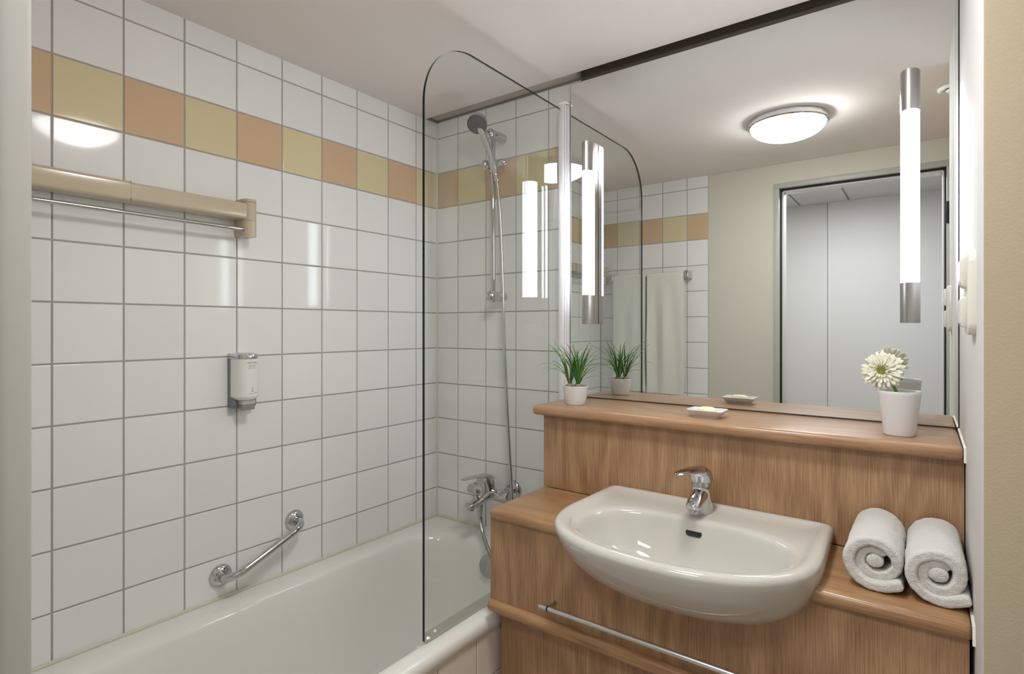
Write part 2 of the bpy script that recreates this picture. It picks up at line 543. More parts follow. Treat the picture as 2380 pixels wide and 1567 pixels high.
# silicone beads
def bead(name, pts, r, m, kind_name):
    o = obj(name, sweep(B(), pts, r, 8), m)
    struct(o)
    return o
bead('trim_1', [(0.001, -0.001, 0.55), (0.001, -0.001, 2.238)], 0.0042, 'silicone', None)
bead('trim_2', [(0.002, -1.60, 0.5525), (0.002, -0.002, 0.5525)], 0.0055, 'silicone', None)
bead('trim_3', [(0.002, -0.002, 0.5525), (0.71, -0.002, 0.5525)], 0.0055, 'silicone', None)
bead('trim_4', [(XR - 0.001, MY - 0.004, ZSH), (XR - 0.001, -0.303, ZSH - 0.003), (XR - 0.001, -0.305, ZSH - 0.03)], 0.0030, 'silicone_white', None)
bead('trim_5', [(XR - 0.001, -0.28, ZCT), (XR - 0.001, -0.548, ZCT - 0.002), (XR - 0.001, -0.553, ZCT - 0.03)], 0.0032, 'silicone_white', None)

# hallway behind the doorway
ZH = 2.25
hb = B()
box(hb, 0.0, 1.135, -3.02, -2.915, 0.0, 2.4)
struct(obj('wall_hall', hb, 'hall_white', smooth=False))
hb = B(); box(hb, 1.140, 2.5, -3.02, -2.895, 0.0, 2.4)
struct(obj('wall_hall', hb, 'hall_white', smooth=False))
hb = B(); box(hb, 2.4, 2.5, -2.95, -W - 0.1, 0.0, 2.4)
struct(obj('wall_hall_right', hb, 'hall_white', smooth=False))
hb = B(); box(hb, -0.1, 0.0, -2.95, -W - 0.1, 0.0, 2.4)
struct(obj('wall_hall_left', hb, 'hall_white', smooth=False))
hc = struct(obj('ceiling', box(B(), 0.0, 2.4, -2.92, -W - 0.1, ZH + 0.012, 2.40), 'frame', smooth=False))
hx = [0.0, 0.345, 0.654, 0.963, 1.272, 1.581, 1.89, 2.2, 2.4]
for i in range(len(hx) - 1):
    obj('ceiling_panel', box(B(), hx[i] + 0.006, hx[i + 1] - 0.006, -2.895, -W - 0.104, ZH, ZH + 0.013, 0.002), 'hall_white', hc)
# door frame
d1 = thing('door_1', (1.42, -W, 0.0), kind='structure')
def dpart(name, m, *a, **k):
    return obj(name, box(B(), *a, **k), m, d1)
yf0, yf1 = -W - 0.026, -W + 0.003
dpart('jamb', 'frame', 1.037, 1.0665, yf0, yf1, 0.0, 2.1065, bev=0.004)
dpart('jamb', 'frame', 1.776, 1.806, yf0, yf1, 0.0, 2.1065, bev=0.004)
dpart('frame_head', 'frame', 1.037, 1.806, yf0, yf1, 2.1055, 2.134, bev=0.004)
dpart('rubber_seal', 'rubber', 1.060, 1.0745, yf0 - 0.014, yf0 - 0.001, 0.0, 2.10, bev=0.003)
dpart('rubber_seal', 'rubber', 1.768, 1.782, yf0 - 0.014, yf0 - 0.001, 0.0, 2.10, bev=0.003)
dpart('rubber_seal', 'rubber', 1.060, 1.782, yf0 - 0.014, yf0 - 0.001, 2.0975, 2.11, bev=0.003)
dpart('inner_jamb', 'jamb_white', 1.043, 1.081, -W - 0.115, yf0 - 0.014, 0.0, 2.118, bev=0.003)
dpart('inner_jamb', 'jamb_white', 1.762, 1.797, -W - 0.115, yf0 - 0.014, 0.0, 2.118, bev=0.003)
dpart('inner_head', 'jamb_white', 1.043, 1.797, -W - 0.115, yf0 - 0.014, 2.090, 2.118, bev=0.003)
hg = B()
cyl(hg, (1.779, -W + 0.006, 1.84), (1.779, -W + 0.006, 1.94), 0.006, 12, 0.001)
obj('hinge', hg, 'rubber', d1)

# ------------------------------------------------------------------ lamps
def ceiling_lamp(c):
    t = thing('ceiling_lamp', c, 'round ceiling lamp with chrome ring and lit opal glass dome', 'lamp')
    lathe_p = [(0.0, 0.0), (0.152, 0.0), (0.155, -0.004), (0.1545, -0.026), (0.150, -0.031), (0.146, -0.031), (0.144, -0.02), (0.0, -0.018)]
    obj('chrome_ring', lathe(B(), lathe_p, c, seg=64), 'chrome', t)
    prof = [(0.1445, -0.020), (0.1445, -0.028)]
    for k in range(1, 15):
        a = k / 14 * math.pi / 2
        prof.append((0.1445 * math.cos(a) if k < 14 else 0.0, -0.028 - 0.060 * math.sin(a)))
    obj('opal_dome', lathe(B(), prof, c, seg=64), 'dome', t)
    return t
ceiling_lamp((1.228, -0.927, ZC + 0.002))

def mirror_lamp(x, label):
    t = thing('mirror_lamp', (x, MY, 1.371), label, 'lamp', 'tube lamps on the mirror')
    hw = 0.0205
    z0, za, zb, z1 = 1.371, 1.468, 1.884, 1.981
    yb, ym, yf = MY - 0.0022, MY - 0.026, MY - 0.062
    def front(hw_, yfr, n=18):
        pts = []
        for k in range(n + 1):
            a = math.pi * k / n
            pts.append((x + hw_ * math.cos(a), ym - (ym - yfr) * math.sin(a)))
        return pts
    full = [(x - hw, yb), (x + hw, yb)] + front(hw, yf)
    fn = lambda u, v, a: (u, v, a)
    for a, b_ in ((z0, za), (zb, z1)):
        bm = B(); prism(bm, full, fn, a, b_)
        obj('end_cap', bm, 'steel', t, angle=30)
    bm = B(); box(bm, x - hw + 0.001, x + hw - 0.001, ym, yb, za, zb)
    obj('back_channel', bm, 'steel', t)
    bm = B(); prism(bm, [(x - hw + 0.0012, ym)] + [] + front(hw - 0.0012, yf + 0.0012)[::-1][1:-1] + [(x + hw - 0.0012, ym)], fn, za, zb)
    obj('diffuser', bm, 'tube', t, angle=30)
    bm = B(); box(bm, x - hw + 0.003, x + hw - 0.003, yb - 0.001, MY + 0.0004, z0 + 0.004, z1 - 0.004)
    obj('gasket', bm, 'rubber', t)
    return t
mirror_lamp(0.7795, 'slim vertical tube lamp on the mirror next to the glass screen')
mirror_lamp(1.6635, 'slim vertical tube lamp on the mirror above the flower cup')

hl = thing('hall_fill_lamp', (1.25, -2.05, ZH - 0.03), 'added square fill light panel on the hallway ceiling, out of view', 'lamp')  # added panel, an unseen fill source for the bathroom
obj('housing', box(B(), 0.95, 1.55, -2.27, -1.83, ZH - 0.028, ZH + 0.002, 0.004), 'alu_white', hl)
obj('diffuser', box(B(), 0.965, 1.535, -2.255, -1.845, ZH - 0.034, ZH - 0.026, 0.003), 'hall_fill', hl)

vt = thing('ceiling_vent', (1.785, -0.945, ZC), 'round white air vent disc on the ceiling', 'vent')
obj('disc', lathe(B(), [(0, 0.002), (0.052, 0.002), (0.054, -0.004), (0.046, -0.010), (0.034, -0.006), (0.030, -0.004)], (1.785, -0.945, ZC), seg=40), 'plastic_white', vt)
obj('valve_plate', lathe(B(), [(0, -0.016), (0.024, -0.014), (0.03, -0.008), (0.02, -0.002), (0, 0.0)], (1.785, -0.945, ZC), seg=40), 'plastic_white', vt)

# ------------------------------------------------------------------ mirror
mr = thing('wall_mirror', (1.22, MY, ZSH), 'large frameless wall mirror standing on the oak ledge', 'mirror')
obj('mirror_glass', box(B(), 0.6915, 1.7565, MY, MY + 0.003, ZSH + 0.004, 2.213), 'mirror', mr, smooth=False)
obj('mirror_edge', box(B(), 0.6900, 1.7580, MY + 0.0012, MY + 0.005, ZSH - 0.0004, 2.2145), 'mirror_edge', mr, smooth=False)
obj('backing_board', box(B(), 0.697, 1.750, MY + 0.005, -0.001, ZSH + 0.002, 2.208), 'dark_gap', mr, smooth=False)

# ------------------------------------------------------------------ vanity: ledge box, shelf, counter, cabinet
lb = thing('ledge_box', (1.24, -0.14, ZCT), 'boxed-in oak panel between the counter and the ledge shelf', 'panel')
obj('front_panel', box(B(), 0.728, 1.7575, -0.275, -0.257, ZCT - 0.002, 1.0885, 0.0008, 1), 'wood_z', lb)
obj('side_panel', box(B(), 0.728, 0.746, -0.2575, -0.002, 0.60, 1.0885), 'wood_z2', lb)

sh = obj('ledge_shelf', box(B(), 0.703, 1.7565, -0.306, -0.002, 1.087, ZSH, 0.0115, 5), 'wood_x')
tag(sh, 'narrow oak ledge shelf with rounded edge below the mirror', 'shelf')

ct = B()
box(ct, 0.727, 0.985, -0.552, -0.274, ZCT - 0.030, ZCT, 0.0125, 5)
box(ct, 1.505, 1.7565, -0.552, -0.274, ZCT - 0.030, ZCT, 0.0125, 5)
box(ct, 0.97, 1.52, -0.288, -0.274, ZCT - 0.028, ZCT - 0.002)
tag(obj('counter_top', ct, 'wood_nose'), 'oak counter top with rounded front edge either side of the basin', 'counter')

# ------------------------------------------------------------------ wash basin
bs = thing('wash_basin', (1.245, -0.5, 0.70), 'white ceramic semi-recessed wash basin set into the oak counter', 'basin')
NB = 112
def outline(th, s=1.0, inset=0.0, cy=-0.50):
    """D-shaped plan: straight back and sides, rounded front; th = 0 points to +x, -90 deg to the front"""
    cx = 1.245
    hw, hf, hbk = 0.288 - inset, 0.236 - inset, 0.2255 - inset
    c, n = math.cos(th), math.sin(th)
    if n < 0:
        e = 2.35
        r = 1.0 / ((abs(c) / hw) ** e + (abs(n) / hf) ** e) ** (1 / e)
    else:
        e = 34.0
        hw2 = hw - 0.010 * min(1, abs(n) / max(abs(c), 1e-4))
        r = 1.0 / ((abs(c) / hw2) ** e + (abs(n) / hbk) ** e) ** (1 / e)
    return Vector((cx + r * c * s, cy + r * n * s))
def bowl(th, s):
    cx, cy, a, b_ = 1.250, -0.545, 0.232, 0.132
    c, n = math.cos(th), math.sin(th)
    e = 2.5 if n < 0 else 3.0
    r = 1.0 / ((abs(c) / a) ** e + (abs(n) / b_) ** e) ** (1 / e)
    return Vector((cx + r * c * s, cy + r * n * s))
ths = []
for k in range(NB):
    ths.append(2 * math.pi * k / NB)
for c_a in (math.atan2(0.2255, 0.279), math.pi - math.atan2(0.2255, 0.279)):
    ths += [c_a + math.radians(d) for d in (-2.6, -1.7, -1.1, -0.6, -0.2, 0.2, 0.6, 1.1, 1.7, 2.6)]
ths.sort()
rings = []
def under_ring(ph):
    sx, sy = max(0.03, math.cos(ph) ** 0.556), max(0.03, math.cos(ph) ** 0.75)
    out = []
    for t in ths:
        p = outline(t)
        x = 1.245 + (p.x - 1.245) * sx
        y = -0.5 + 0.0675 * math.sin(ph) + (p.y + 0.5) * (sy if p.y < -0.5 else sx)
        out.append(Vector((x, min(y, -0.2765), 0.893 - 0.1645 * math.sin(ph) ** 1.065)))
    return out
def ring_o(s, z, inset=0.0, cy=-0.5):
    out = []
    for t in ths:
        p = outline(t, s, inset, cy)
        p.y = min(p.y, -0.2765)
        out.append(Vector((p.x, p.y, z)))
    rings.append(out)
for k in range(0, 15):                      # underside, from the bottom up
    ph = math.pi / 2 * (1 - k / 14) * 0.995
    rings.append(under_ring(ph))
for d, z in ((0.0005, 0.8985), (0.0025, 0.9035), (0.007, 0.9075), (0.013, 0.9090), (0.021, 0.9085), (0.027, 0.9065), (0.034, 0.9035)):
    ring_o(1.0, z, d)
last = rings[-1]
for f, z in ((0.30, 0.9015), (0.6, 0.9000), (0.85, 0.8990)):
    rings.append([Vector((last[i].x * (1 - f) + bowl(t, 1.05).x * f, last[i].y * (1 - f) + bowl(t, 1.05).y * f, z)) for i, t in enumerate(ths)])
for s, z in ((1.03, 0.8975), (1.0, 0.894), (0.978, 0.888), (0.955, 0.877), (0.925, 0.862), (0.88, 0.843), (0.81, 0.822), (0.70, 0.803), (0.56, 0.789), (0.40, 0.781), (0.22, 0.777), (0.12, 0.776)):
    yy = 0.022 * (1 - s)
    rings.append([Vector((bowl(t, s).x, bowl(t, s).y + yy, z)) for t in ths])
bb = B(); loft(bb, rings, True, True, False)
obj('basin_body', bb, 'ceramic', bs, angle=60)
obj('drain', lathe(B(), [(0.0, 0.0035), (0.016, 0.003), (0.020, 0.0015), (0.032, 0.0015), (0.034, -0.002), (0.03, -0.006), (0, -0.006)], (1.250, -0.526, 0.776), seg=32), 'chrome', bs)
# overflow slot: a dark plug on the bowl's rear wall, coloured as the shade inside
sl = B()
nrm = Vector((0, -0.93, 0.36)).normalized(); ux = Vector((1, 0, 0)); uy = nrm.cross(ux)
if uy.z < 0: uy = -uy
c0 = Vector((1.2490, -0.4200, 0.8690))
def slot(r, hl, off):
    pts = []
    for k in range(24):
        a = 2 * math.pi * k / 24
        sx_ = hl if math.cos(a) >= 0 else -hl
        pts.append(c0 + ux * (sx_ + r * math.cos(a)) + uy * (r * math.sin(a)) + nrm * off)
    return pts
loft(sl, [slot(0.0085, 0.0105, -0.014), slot(0.0085, 0.0105, 0.0008), slot(0.0075, 0.0105, 0.0004)], True, True, True)
obj('overflow_slot', sl, 'hole', bs)

cb_ = thing('vanity_cabinet', (1.24, -0.3, 0.0), 'oak vanity cabinet with bar handle under the basin', 'cabinet')
lft, rgt = [], []        # cut-out of the front panel: section of the basin's underside at the panel
for k in range(60):
    rr = under_ring(math.pi / 2 * k / 60)
    xs = []
    for p, q in zip(rr, rr[1:] + rr[:1]):
        if (p.y + 0.526) * (q.y + 0.526) < 0:
            f = (-0.526 - p.y) / (q.y - p.y)
            xs.append(p.x + (q.x - p.x) * f)
    if len(xs) >= 2 and rr[0].z + 0.008 < ZCT - 0.034:
        lft.append((min(xs) + 0.008, rr[0].z + 0.008)); rgt.append((max(xs) - 0.008, rr[0].z + 0.008))
notch = lft + rgt[::-1]
poly = [(0.722, 0.606), (0.722, ZCT - 0.029)] + [(notch[0][0], ZCT - 0.029)] + notch + [(notch[-1][0], ZCT - 0.029), (1.752, ZCT - 0.029), (1.752, 0.606)]
obj('front_panel', prism(B(), poly, lambda u, v, a: (u, a, v), -0.535, -0.517), 'wood_z', cb_, angle=20)
obj('side_panel', box(B(), 0.7225, 0.74, -0.518, -0.275, 0.60, ZCT - 0.029), 'wood_z2', cb_)
obj('moulding', box(B(), 0.716, 1.753, -0.552, -0.49, 0.575, 0.6085, 0.0155, 5), 'wood_nose', cb_)
obj('filler_strip', box(B(), 0.728, 0.777, -0.494, -0.478, 0.02, 0.58, 0.0008, 1), 'wood_z2', cb_)
obj('lower_panel', box(B(), 0.778, 1.752, -0.499, -0.48, 0.06, 0.58, 0.0012, 1), 'wood_z', cb_)
obj('plinth', box(B(), 0.728, 1.752, -0.46, -0.445, 0.0, 0.065), 'wood_z2', cb_)
obj('side_panel', box(B(), 0.728, 0.745, -0.48, -0.01, 0.0, 0.58), 'wood_z2', cb_)
hd = obj('bar_handle', cyl(B(), (0.909, -0.573, 0.657), (1.585, -0.573, 0.657), 0.0062, 20, 0.001), 'alu', cb_)
for xx in (0.9345, 1.5595):
    p = B()
    box(p, xx - 0.004, xx + 0.004, -0.571, -0.5345, 0.6535, 0.6605, 0.001)
    obj('handle_post', p, 'chrome_soft', hd)
    p = B(); lathe(p, [(0.0064, -0.0022), (0.0066, -0.0022), (0.0066, 0.0022), (0.0064, 0.0022)], (xx, -0.573, 0.657), (1, 0, 0), 20)
    obj('handle_ring', p, 'rubber', hd)

# ------------------------------------------------------------------ taps
def lever_paddle(bm, path, halfw, halft, up=(0, 0, 1), seg=20):
    pts = crom(path, 6)
    n = len(pts)
    def interp(tab, t):
        for (t0, v0), (t1, v1) in zip(tab, tab[1:]):
            if t <= t1: return v0 + (v1 - v0) * (t - t0) / (t1 - t0)
        return tab[-1][1]
    rad = [(interp(halfw, i / (n - 1)), interp(halft, i / (n - 1))) for i in range(n)]
    return sweep(bm, pts, rad, seg, True, up)

bt = thing('basin_tap', (1.243, -0.348, 0.90), 'chrome single lever mixer tap on the wash basin', 'tap')
x0, y0 = 1.245, -0.345
bm = B()
# leaning body: rings from the base on the deck up to the cartridge
rg = []
for z, yc, a, b_ in ((0.898, 0.0, 0.0262, 0.0275), (0.901, 0.0, 0.0262, 0.0275), (0.918, -0.001, 0.0255, 0.0265), (0.937, -0.003, 0.0250, 0.0262), (0.956, -0.004, 0.0245, 0.0260), (0.972, -0.004, 0.0245, 0.0255), (0.978, -0.004, 0.0235, 0.0245)):
    rg.append([Vector((x0 + a * math.cos(t), y0 + yc + b_ * math.sin(t), z)) for t in [2 * math.pi * k / 32 for k in range(32)]])
loft(bm, rg)
obj('tap_body', bm, 'chrome', bt, angle=50)
bm = B()
lever_paddle(bm, [(x0, y0 - 0.005, 0.953), (x0, y0 - 0.028, 0.944), (x0, y0 - 0.050, 0.936), (x0, y0 - 0.068, 0.928), (x0, y0 - 0.074, 0.924)],
             [(0, 0.021), (0.5, 0.0195), (0.85, 0.0165), (1, 0.012)], [(0, 0.020), (0.4, 0.017), (0.8, 0.0125), (1, 0.009)])
sp = obj('spout', bm, 'chrome', bt, angle=60)
bm = B(); cyl(bm, (x0, y0 - 0.062, 0.926), (x0, y0 - 0.0640, 0.912), 0.0122, 24, 0.0015)
obj('aerator', bm, 'chrome_soft', sp)
bm = B()
rg = []
for z, yc, a, b_ in ((0.979, -0.004, 0.0265, 0.0275), (0.985, -0.005, 0.0275, 0.0290), (0.996, -0.009, 0.0272, 0.0290), (1.007, -0.015, 0.0250, 0.028), (1.015, -0.021, 0.0170, 0.021), (1.0185, -0.025, 0.009, 0.011)):
    rg.append([Vector((x0 + a * math.cos(t), y0 + yc + b_ * math.sin(t), z)) for t in [2 * math.pi * k / 32 for k in range(32)]])
loft(bm, rg)
lh = obj('lever_hub', bm, 'chrome', bt, angle=50)
bm = B()
lever_paddle(bm, [(x0, y0 - 0.004, 1.000), (x0 - 0.001, y0 - 0.035, 1.0105), (x0 - 0.003, y0 - 0.078, 1.0175), (x0 - 0.006, y0 - 0.122, 1.0225), (x0 - 0.008, y0 - 0.160, 1.0240)],
             [(0, 0.021), (0.35, 0.0195), (0.7, 0.0165), (0.92, 0.012), (1, 0.005)], [(0, 0.014), (0.35, 0.0095), (0.7, 0.005), (0.95, 0.003), (1, 0.0015)])
obj('lever', bm, 'chrome', bt, angle=60)

bx = thing('bath_mixer', (0.337, 0.0, 0.72), 'chrome wall-mounted bath mixer with lever and diverter knob', 'tap')
xm = 0.337
for xx in (xm - 0.075, xm + 0.075):
    bm = B()
    lathe(bm, [(0, 0), (0.036, 0), (0.0365, -0.003), (0.033, -0.011), (0.022, -0.017), (0.016, -0.018), (0.016, -0.052), (0, -0.052)], (xx, 0.0, 0.731), (0, 1, 0), 40)
    obj('rosette', bm, 'chrome', bx)
bm = B()
sweep(bm, [(xm - 0.097, -0.062, 0.722), (xm - 0.094, -0.062, 0.722), (xm - 0.04, -0.062, 0.720), (xm, -0.062, 0.718), (xm + 0.04, -0.062, 0.720), (xm + 0.094, -0.062, 0.722), (xm + 0.097, -0.062, 0.722)],
      [0.017, 0.020, 0.0205, 0.026, 0.0205, 0.020, 0.017], 28)
obj('mixer_body', bm, 'chrome', bx, angle=50)
bm = B()
lever_paddle(bm, [(xm, -0.058, 0.722), (xm, -0.085, 0.712), (xm, -0.118, 0.704), (xm, -0.152, 0.699), (xm, -0.178, 0.698), (xm, -0.190, 0.699)],
             [(0, 0.026), (0.4, 0.0225), (0.8, 0.021), (1, 0.012)], [(0, 0.022), (0.4, 0.016), (0.8, 0.0125), (1, 0.007)])
sp = obj('spout', bm, 'chrome', bx, angle=60)
bm = B(); cyl(bm, (xm, -0.170, 0.695), (xm, -0.170, 0.679), 0.0125, 24, 0.0015)
obj('aerator', bm, 'chrome_soft', sp)
bm = B(); lathe(bm, [(0, 0.0), (0.0125, 0.0), (0.0115, 0.012), (0.0085, 0.016), (0.0085, 0.022), (0.0125, 0.026), (0.0135, 0.034), (0.011, 0.041), (0.004, 0.044), (0, 0.044)], (xm, -0.134, 0.709), (0, -0.1, 1), 28)
obj('diverter_knob', bm, 'chrome', bx)
bm = B()
rg = []
for z, yc, a, b_ in ((0.728, -0.064, 0.0245, 0.0265), (0.742, -0.066, 0.0250, 0.0270), (0.760, -0.069, 0.0250, 0.0275), (0.777, -0.073, 0.0235, 0.027), (0.788, -0.078, 0.018, 0.022), (0.793, -0.081, 0.009, 0.011)):
    rg.append([Vector((xm + a * math.cos(t), yc + b_ * math.sin(t), z)) for t in [2 * math.pi * k / 32 for k in range(32)]])
loft(bm, rg)
obj('lever_hub', bm, 'chrome', bx, angle=50)
bm = B()
lever_paddle(bm, [(xm, -0.055, 0.776), (xm, -0.085, 0.789), (xm, -0.125, 0.7965), (xm, -0.175, 0.8015), (xm, -0.224, 0.8035)],
             [(0, 0.021), (0.35, 0.0205), (0.7, 0.0185), (0.92, 0.013), (1, 0.006)], [(0, 0.013), (0.35, 0.0088), (0.7, 0.0046), (0.95, 0.003), (1, 0.0015)])
obj('lever', bm, 'chrome', bx, angle=60)
bm = B(); lathe(bm, [(0, 0), (0.0125, 0), (0.0125, -0.012), (0.0115, -0.02), (0.0105, -0.036), (0.0085, -0.042), (0.008, -0.056), (0, -0.056)], (xm, -0.116, 0.694), (0, 0, 1), 24)
obj('hose_outlet', bm, 'chrome_soft', bx)

# ------------------------------------------------------------------ shower rail, hand shower, hose
sr = thing('shower_rail', (0.357, 0.0, 1.45), 'chrome vertical shower rail with sliding holder on tiled wall', 'shower rail')
xr_, yr_ = 0.357, -0.062
obj('bar', cyl(B(), (xr_, yr_, 1.455), (xr_, yr_, 2.105), 0.0095, 24, 0.002), 'chrome', sr)
for zz in (1.479, 2.1):
    bm = B()
    lathe(bm, [(0, 0), (0.0205, 0), (0.0208, -0.004), (0.0195, -0.03), (0.0185, -0.07), (0.0195, -0.076), (0.0185, -0.086), (0.013, -0.093), (0.005, -0.096), (0, -0.096)], (xr_, 0.0, zz), (0, 1, 0), 32)
    obj('wall_bracket', bm, 'chrome', sr)
sd = B()
lathe(sd, [(0, -0.03), (0.0155, -0.03), (0.017, -0.027), (0.017, 0.02), (0.0155, 0.023), (0, 0.023)], (xr_, yr_, 1.982), (0, 0, 1), 28)
sdo = obj('slider', sd, 'chrome', sr)
bm = B(); lathe(bm, [(0, 0.0), (0.0165, 0.0), (0.0185, 0.004), (0.0185, 0.020), (0.0165, 0.0235), (0, 0.0245)], (xr_ - 0.012, yr_ - 0.014, 1.981), (-0.55, -0.83, 0.05), 24)
obj('clamp_knob', bm, 'chrome', sdo)
bm = B(); cyl(bm, (xr_ + 0.008, yr_ - 0.002, 1.984), (xr_ + 0.048, yr_ + 0.018, 1.990), 0.0165, 24, 0.004)
obj('clamp_knob', bm, 'chrome', sdo)
hc0 = Vector((0.381, -0.0915, 1.975))
bm = B()
lathe(bm, [(0.0112, -0.020), (0.0155, -0.020), (0.0172, 0.0), (0.0165, 0.018), (0.0118, 0.018), (0.0112, -0.020)], hc0, (-0.10, -0.30, 1), 24)
obj('cradle', bm, 'chrome', sdo)
bm = B(); cyl(bm, (xr_ + 0.007, yr_ - 0.009, 1.977), (0.3735, -0.0810, 1.975), 0.0085, 16)
obj('cradle_arm', bm, 'chrome', sdo)

hs = thing('hand_shower', (0.384, -0.083, 1.946), 'chrome hand shower with dark spray face in the rail holder', 'hand shower')
hp = crom([(0.384, -0.0827, 1.946), (0.381, -0.0915, 1.975), (0.376, -0.1045, 2.015), (0.370, -0.120, 2.052), (0.364, -0.134, 2.082), (0.360, -0.146, 2.103)], 6)
n = len(hp)
bm = B(); sweep(bm, hp, [0.0105 + 0.0035 * (i / (n - 1)) for i in range(n)], 20)
obj('handle', bm, 'chrome', hs, angle=60)
hcn = Vector((0.359, -0.160, 2.112)); hax = Vector((0.30, -0.62, -0.73)).normalized()
bm = B()
lathe(bm, [(0, -0.040), (0.012, -0.039), (0.024, -0.034), (0.033, -0.024), (0.0375, -0.010), (0.038, 0.0), (0.036, 0.003), (0.033, 0.003), (0.0, 0.001)], hcn, hax, 40)
hd_o = obj('shower_head', bm, 'chrome_soft', hs)
bm = B()
lathe(bm, [(0, 0.000), (0.0372, 0.000), (0.0374, 0.004), (0.033, 0.0085), (0.015, 0.0105), (0, 0.011)], hcn, hax, 40)
sf = obj('spray_face', bm, 'spray', hs)
a_, u_, w_ = frame_of(hax)
bm = B()
for rr, cnt in ((0.008, 6), (0.0155, 12), (0.0225, 18), (0.029, 24)):
    for k in range(cnt):
        t = 2 * math.pi * k / cnt + rr * 40
        h = 0.0105 if rr < 0.016 else (0.0098 if rr < 0.025 else 0.0088)
        q = hcn + a_ * (h - 0.001) + (u_ * math.cos(t) + w_ * math.sin(t)) * rr
        lathe(bm, [(0.0011, 0), (0.0009, 0.0022), (0, 0.0023)], q, hax, 6)
nz_o = obj('nozzles', bm, 'nozzle', hs)
nz_o['kind'] = 'stuff'

ho = thing('shower_hose', (0.44, -0.06, 0.5), 'ribbed metal shower hose hanging from hand shower to bath mixer', 'hose')
hpts = crom([(0.3862, -0.0770, 1.921), (0.389, -0.0680, 1.85), (0.393, -0.060, 1.70), (0.398, -0.055, 1.50), (0.405, -0.055, 1.30), (0.417, -0.055, 1.08), (0.431, -0.056, 0.88),
             (0.445, -0.060, 0.73), (0.460, -0.088, 0.635), (0.474, -0.135, 0.570), (0.468, -0.165, 0.535), (0.446, -0.171, 0.525), (0.4217, -0.164, 0.539), (0.394, -0.150, 0.5605), (0.3623, -0.131, 0.588), (0.3432, -0.1185, 0.621), (0.3375, -0.116, 0.645)], 60)
rad = []
for i in range(len(hpts)):
    rad.append(0.0079 if i % 2 == 0 else 0.0063)
bm = B(); sweep(bm, hpts, rad, 10)
obj('hose_tube', bm, 'hose', ho, angle=180)
bm = B(); cyl(bm, (0.3836, -0.0837, 1.949), (0.3868, -0.0755, 1.915), 0.0098, 16, 0.002)
obj('hose_nut', bm, 'chrome', ho)

# ------------------------------------------------------------------ bathtub
tb = thing('bathtub', (0.356, -0.8, 0.0), 'white enamel bathtub with wide rim along the tiled wall', 'bathtub')
def rrect(x0, x1, y0, y1, r, z, n=14, e=2.0):
    pts = []
    for cx, cy, a0 in ((x1 - r, y1 - r, 0), (x0 + r, y1 - r, 90), (x0 + r, y0 + r, 180), (x1 - r, y0 + r, 270)):
        for k in range(n + 1):
            a = math.radians(a0 + 90 * k / n)
            pts.append(Vector((cx + r * math.cos(a), cy + r * math.sin(a), z)))
    return pts
YE = -W + 0.002
rings = [
    rrect(0.004, 0.706, YE, -0.001, 0.004, 0.500),
    rrect(0.002, 0.713, YE, -0.001, 0.004, 0.512),
    rrect(0.0005, 0.7165, YE, -0.001, 0.004, 0.526),
    rrect(0.0005, 0.7150, YE, -0.001, 0.006, 0.538),
    rrect(0.0005, 0.7085, YE, -0.001, 0.008, 0.5460),
    rrect(0.0005, 0.6980, YE, -0.001, 0.010, 0.5490),
    rrect(0.040, 0.680, YE + 0.05, -0.050, 0.12, 0.5488),
    rrect(0.073, 0.662, YE + 0.085, -0.092, 0.165, 0.5475),
    rrect(0.083, 0.654, YE + 0.095, -0.103, 0.172, 0.5435),
    rrect(0.090, 0.6485, YE + 0.103, -0.111, 0.172, 0.535),
    rrect(0.096, 0.644, YE + 0.112, -0.119, 0.170, 0.518),
    rrect(0.106, 0.636, YE + 0.14, -0.132, 0.165, 0.44),
    rrect(0.124, 0.620, YE + 0.20, -0.152, 0.16, 0.33),
    rrect(0.145, 0.600, YE + 0.27, -0.178, 0.15, 0.235),
    rrect(0.170, 0.576, YE + 0.32, -0.21, 0.14, 0.185),
    rrect(0.205, 0.540, YE + 0.36, -0.25, 0.12, 0.163),
    rrect(0.25, 0.50, YE + 0.42, -0.30, 0.10, 0.157),
]
bm = B(); loft(bm, rings, True, False, True)
obj('tub_shell', bm, 'enamel', tb, angle=70)
oc = Vector((0.398, -0.1385, 0.478)); oax = Vector((0, -1, 0.17)).normalized()
ov = B()
lathe(ov, [(0, -0.012), (0.036, -0.012), (0.040, -0.004), (0.0415, 0.004), (0.040, 0.0075), (0.036, 0.009), (0, 0.0095)], oc, oax, 48)
ovo = obj('overflow_plate', ov, 'chrome_soft', tb)
ov = B()
uu = Vector((1, 0, 0)); vv = oax.cross(uu); vv = vv if vv.z > 0 else -vv
def sq(hw, hh, off):
    return [oc + uu * (0.014 + sx * hw) + vv * (-0.001 + sy * hh) + oax * off for sx, sy in ((-1, -1), (1, -1), (1, 1), (-1, 1))]
loft(ov, [sq(0.0215, 0.0255, 0.008), sq(0.0215, 0.0255, 0.0115), sq(0.019, 0.023, 0.0135)])
obj('turn_knob', ov, 'chrome_soft', ovo, angle=25)
obj('tub_drain', lathe(B(), [(0, 0.004), (0.026, 0.004), (0.030, 0.001), (0.03, -0.004), (0, -0.004)], (0.375, -0.36, 0.158), seg=32), 'chrome', tb)

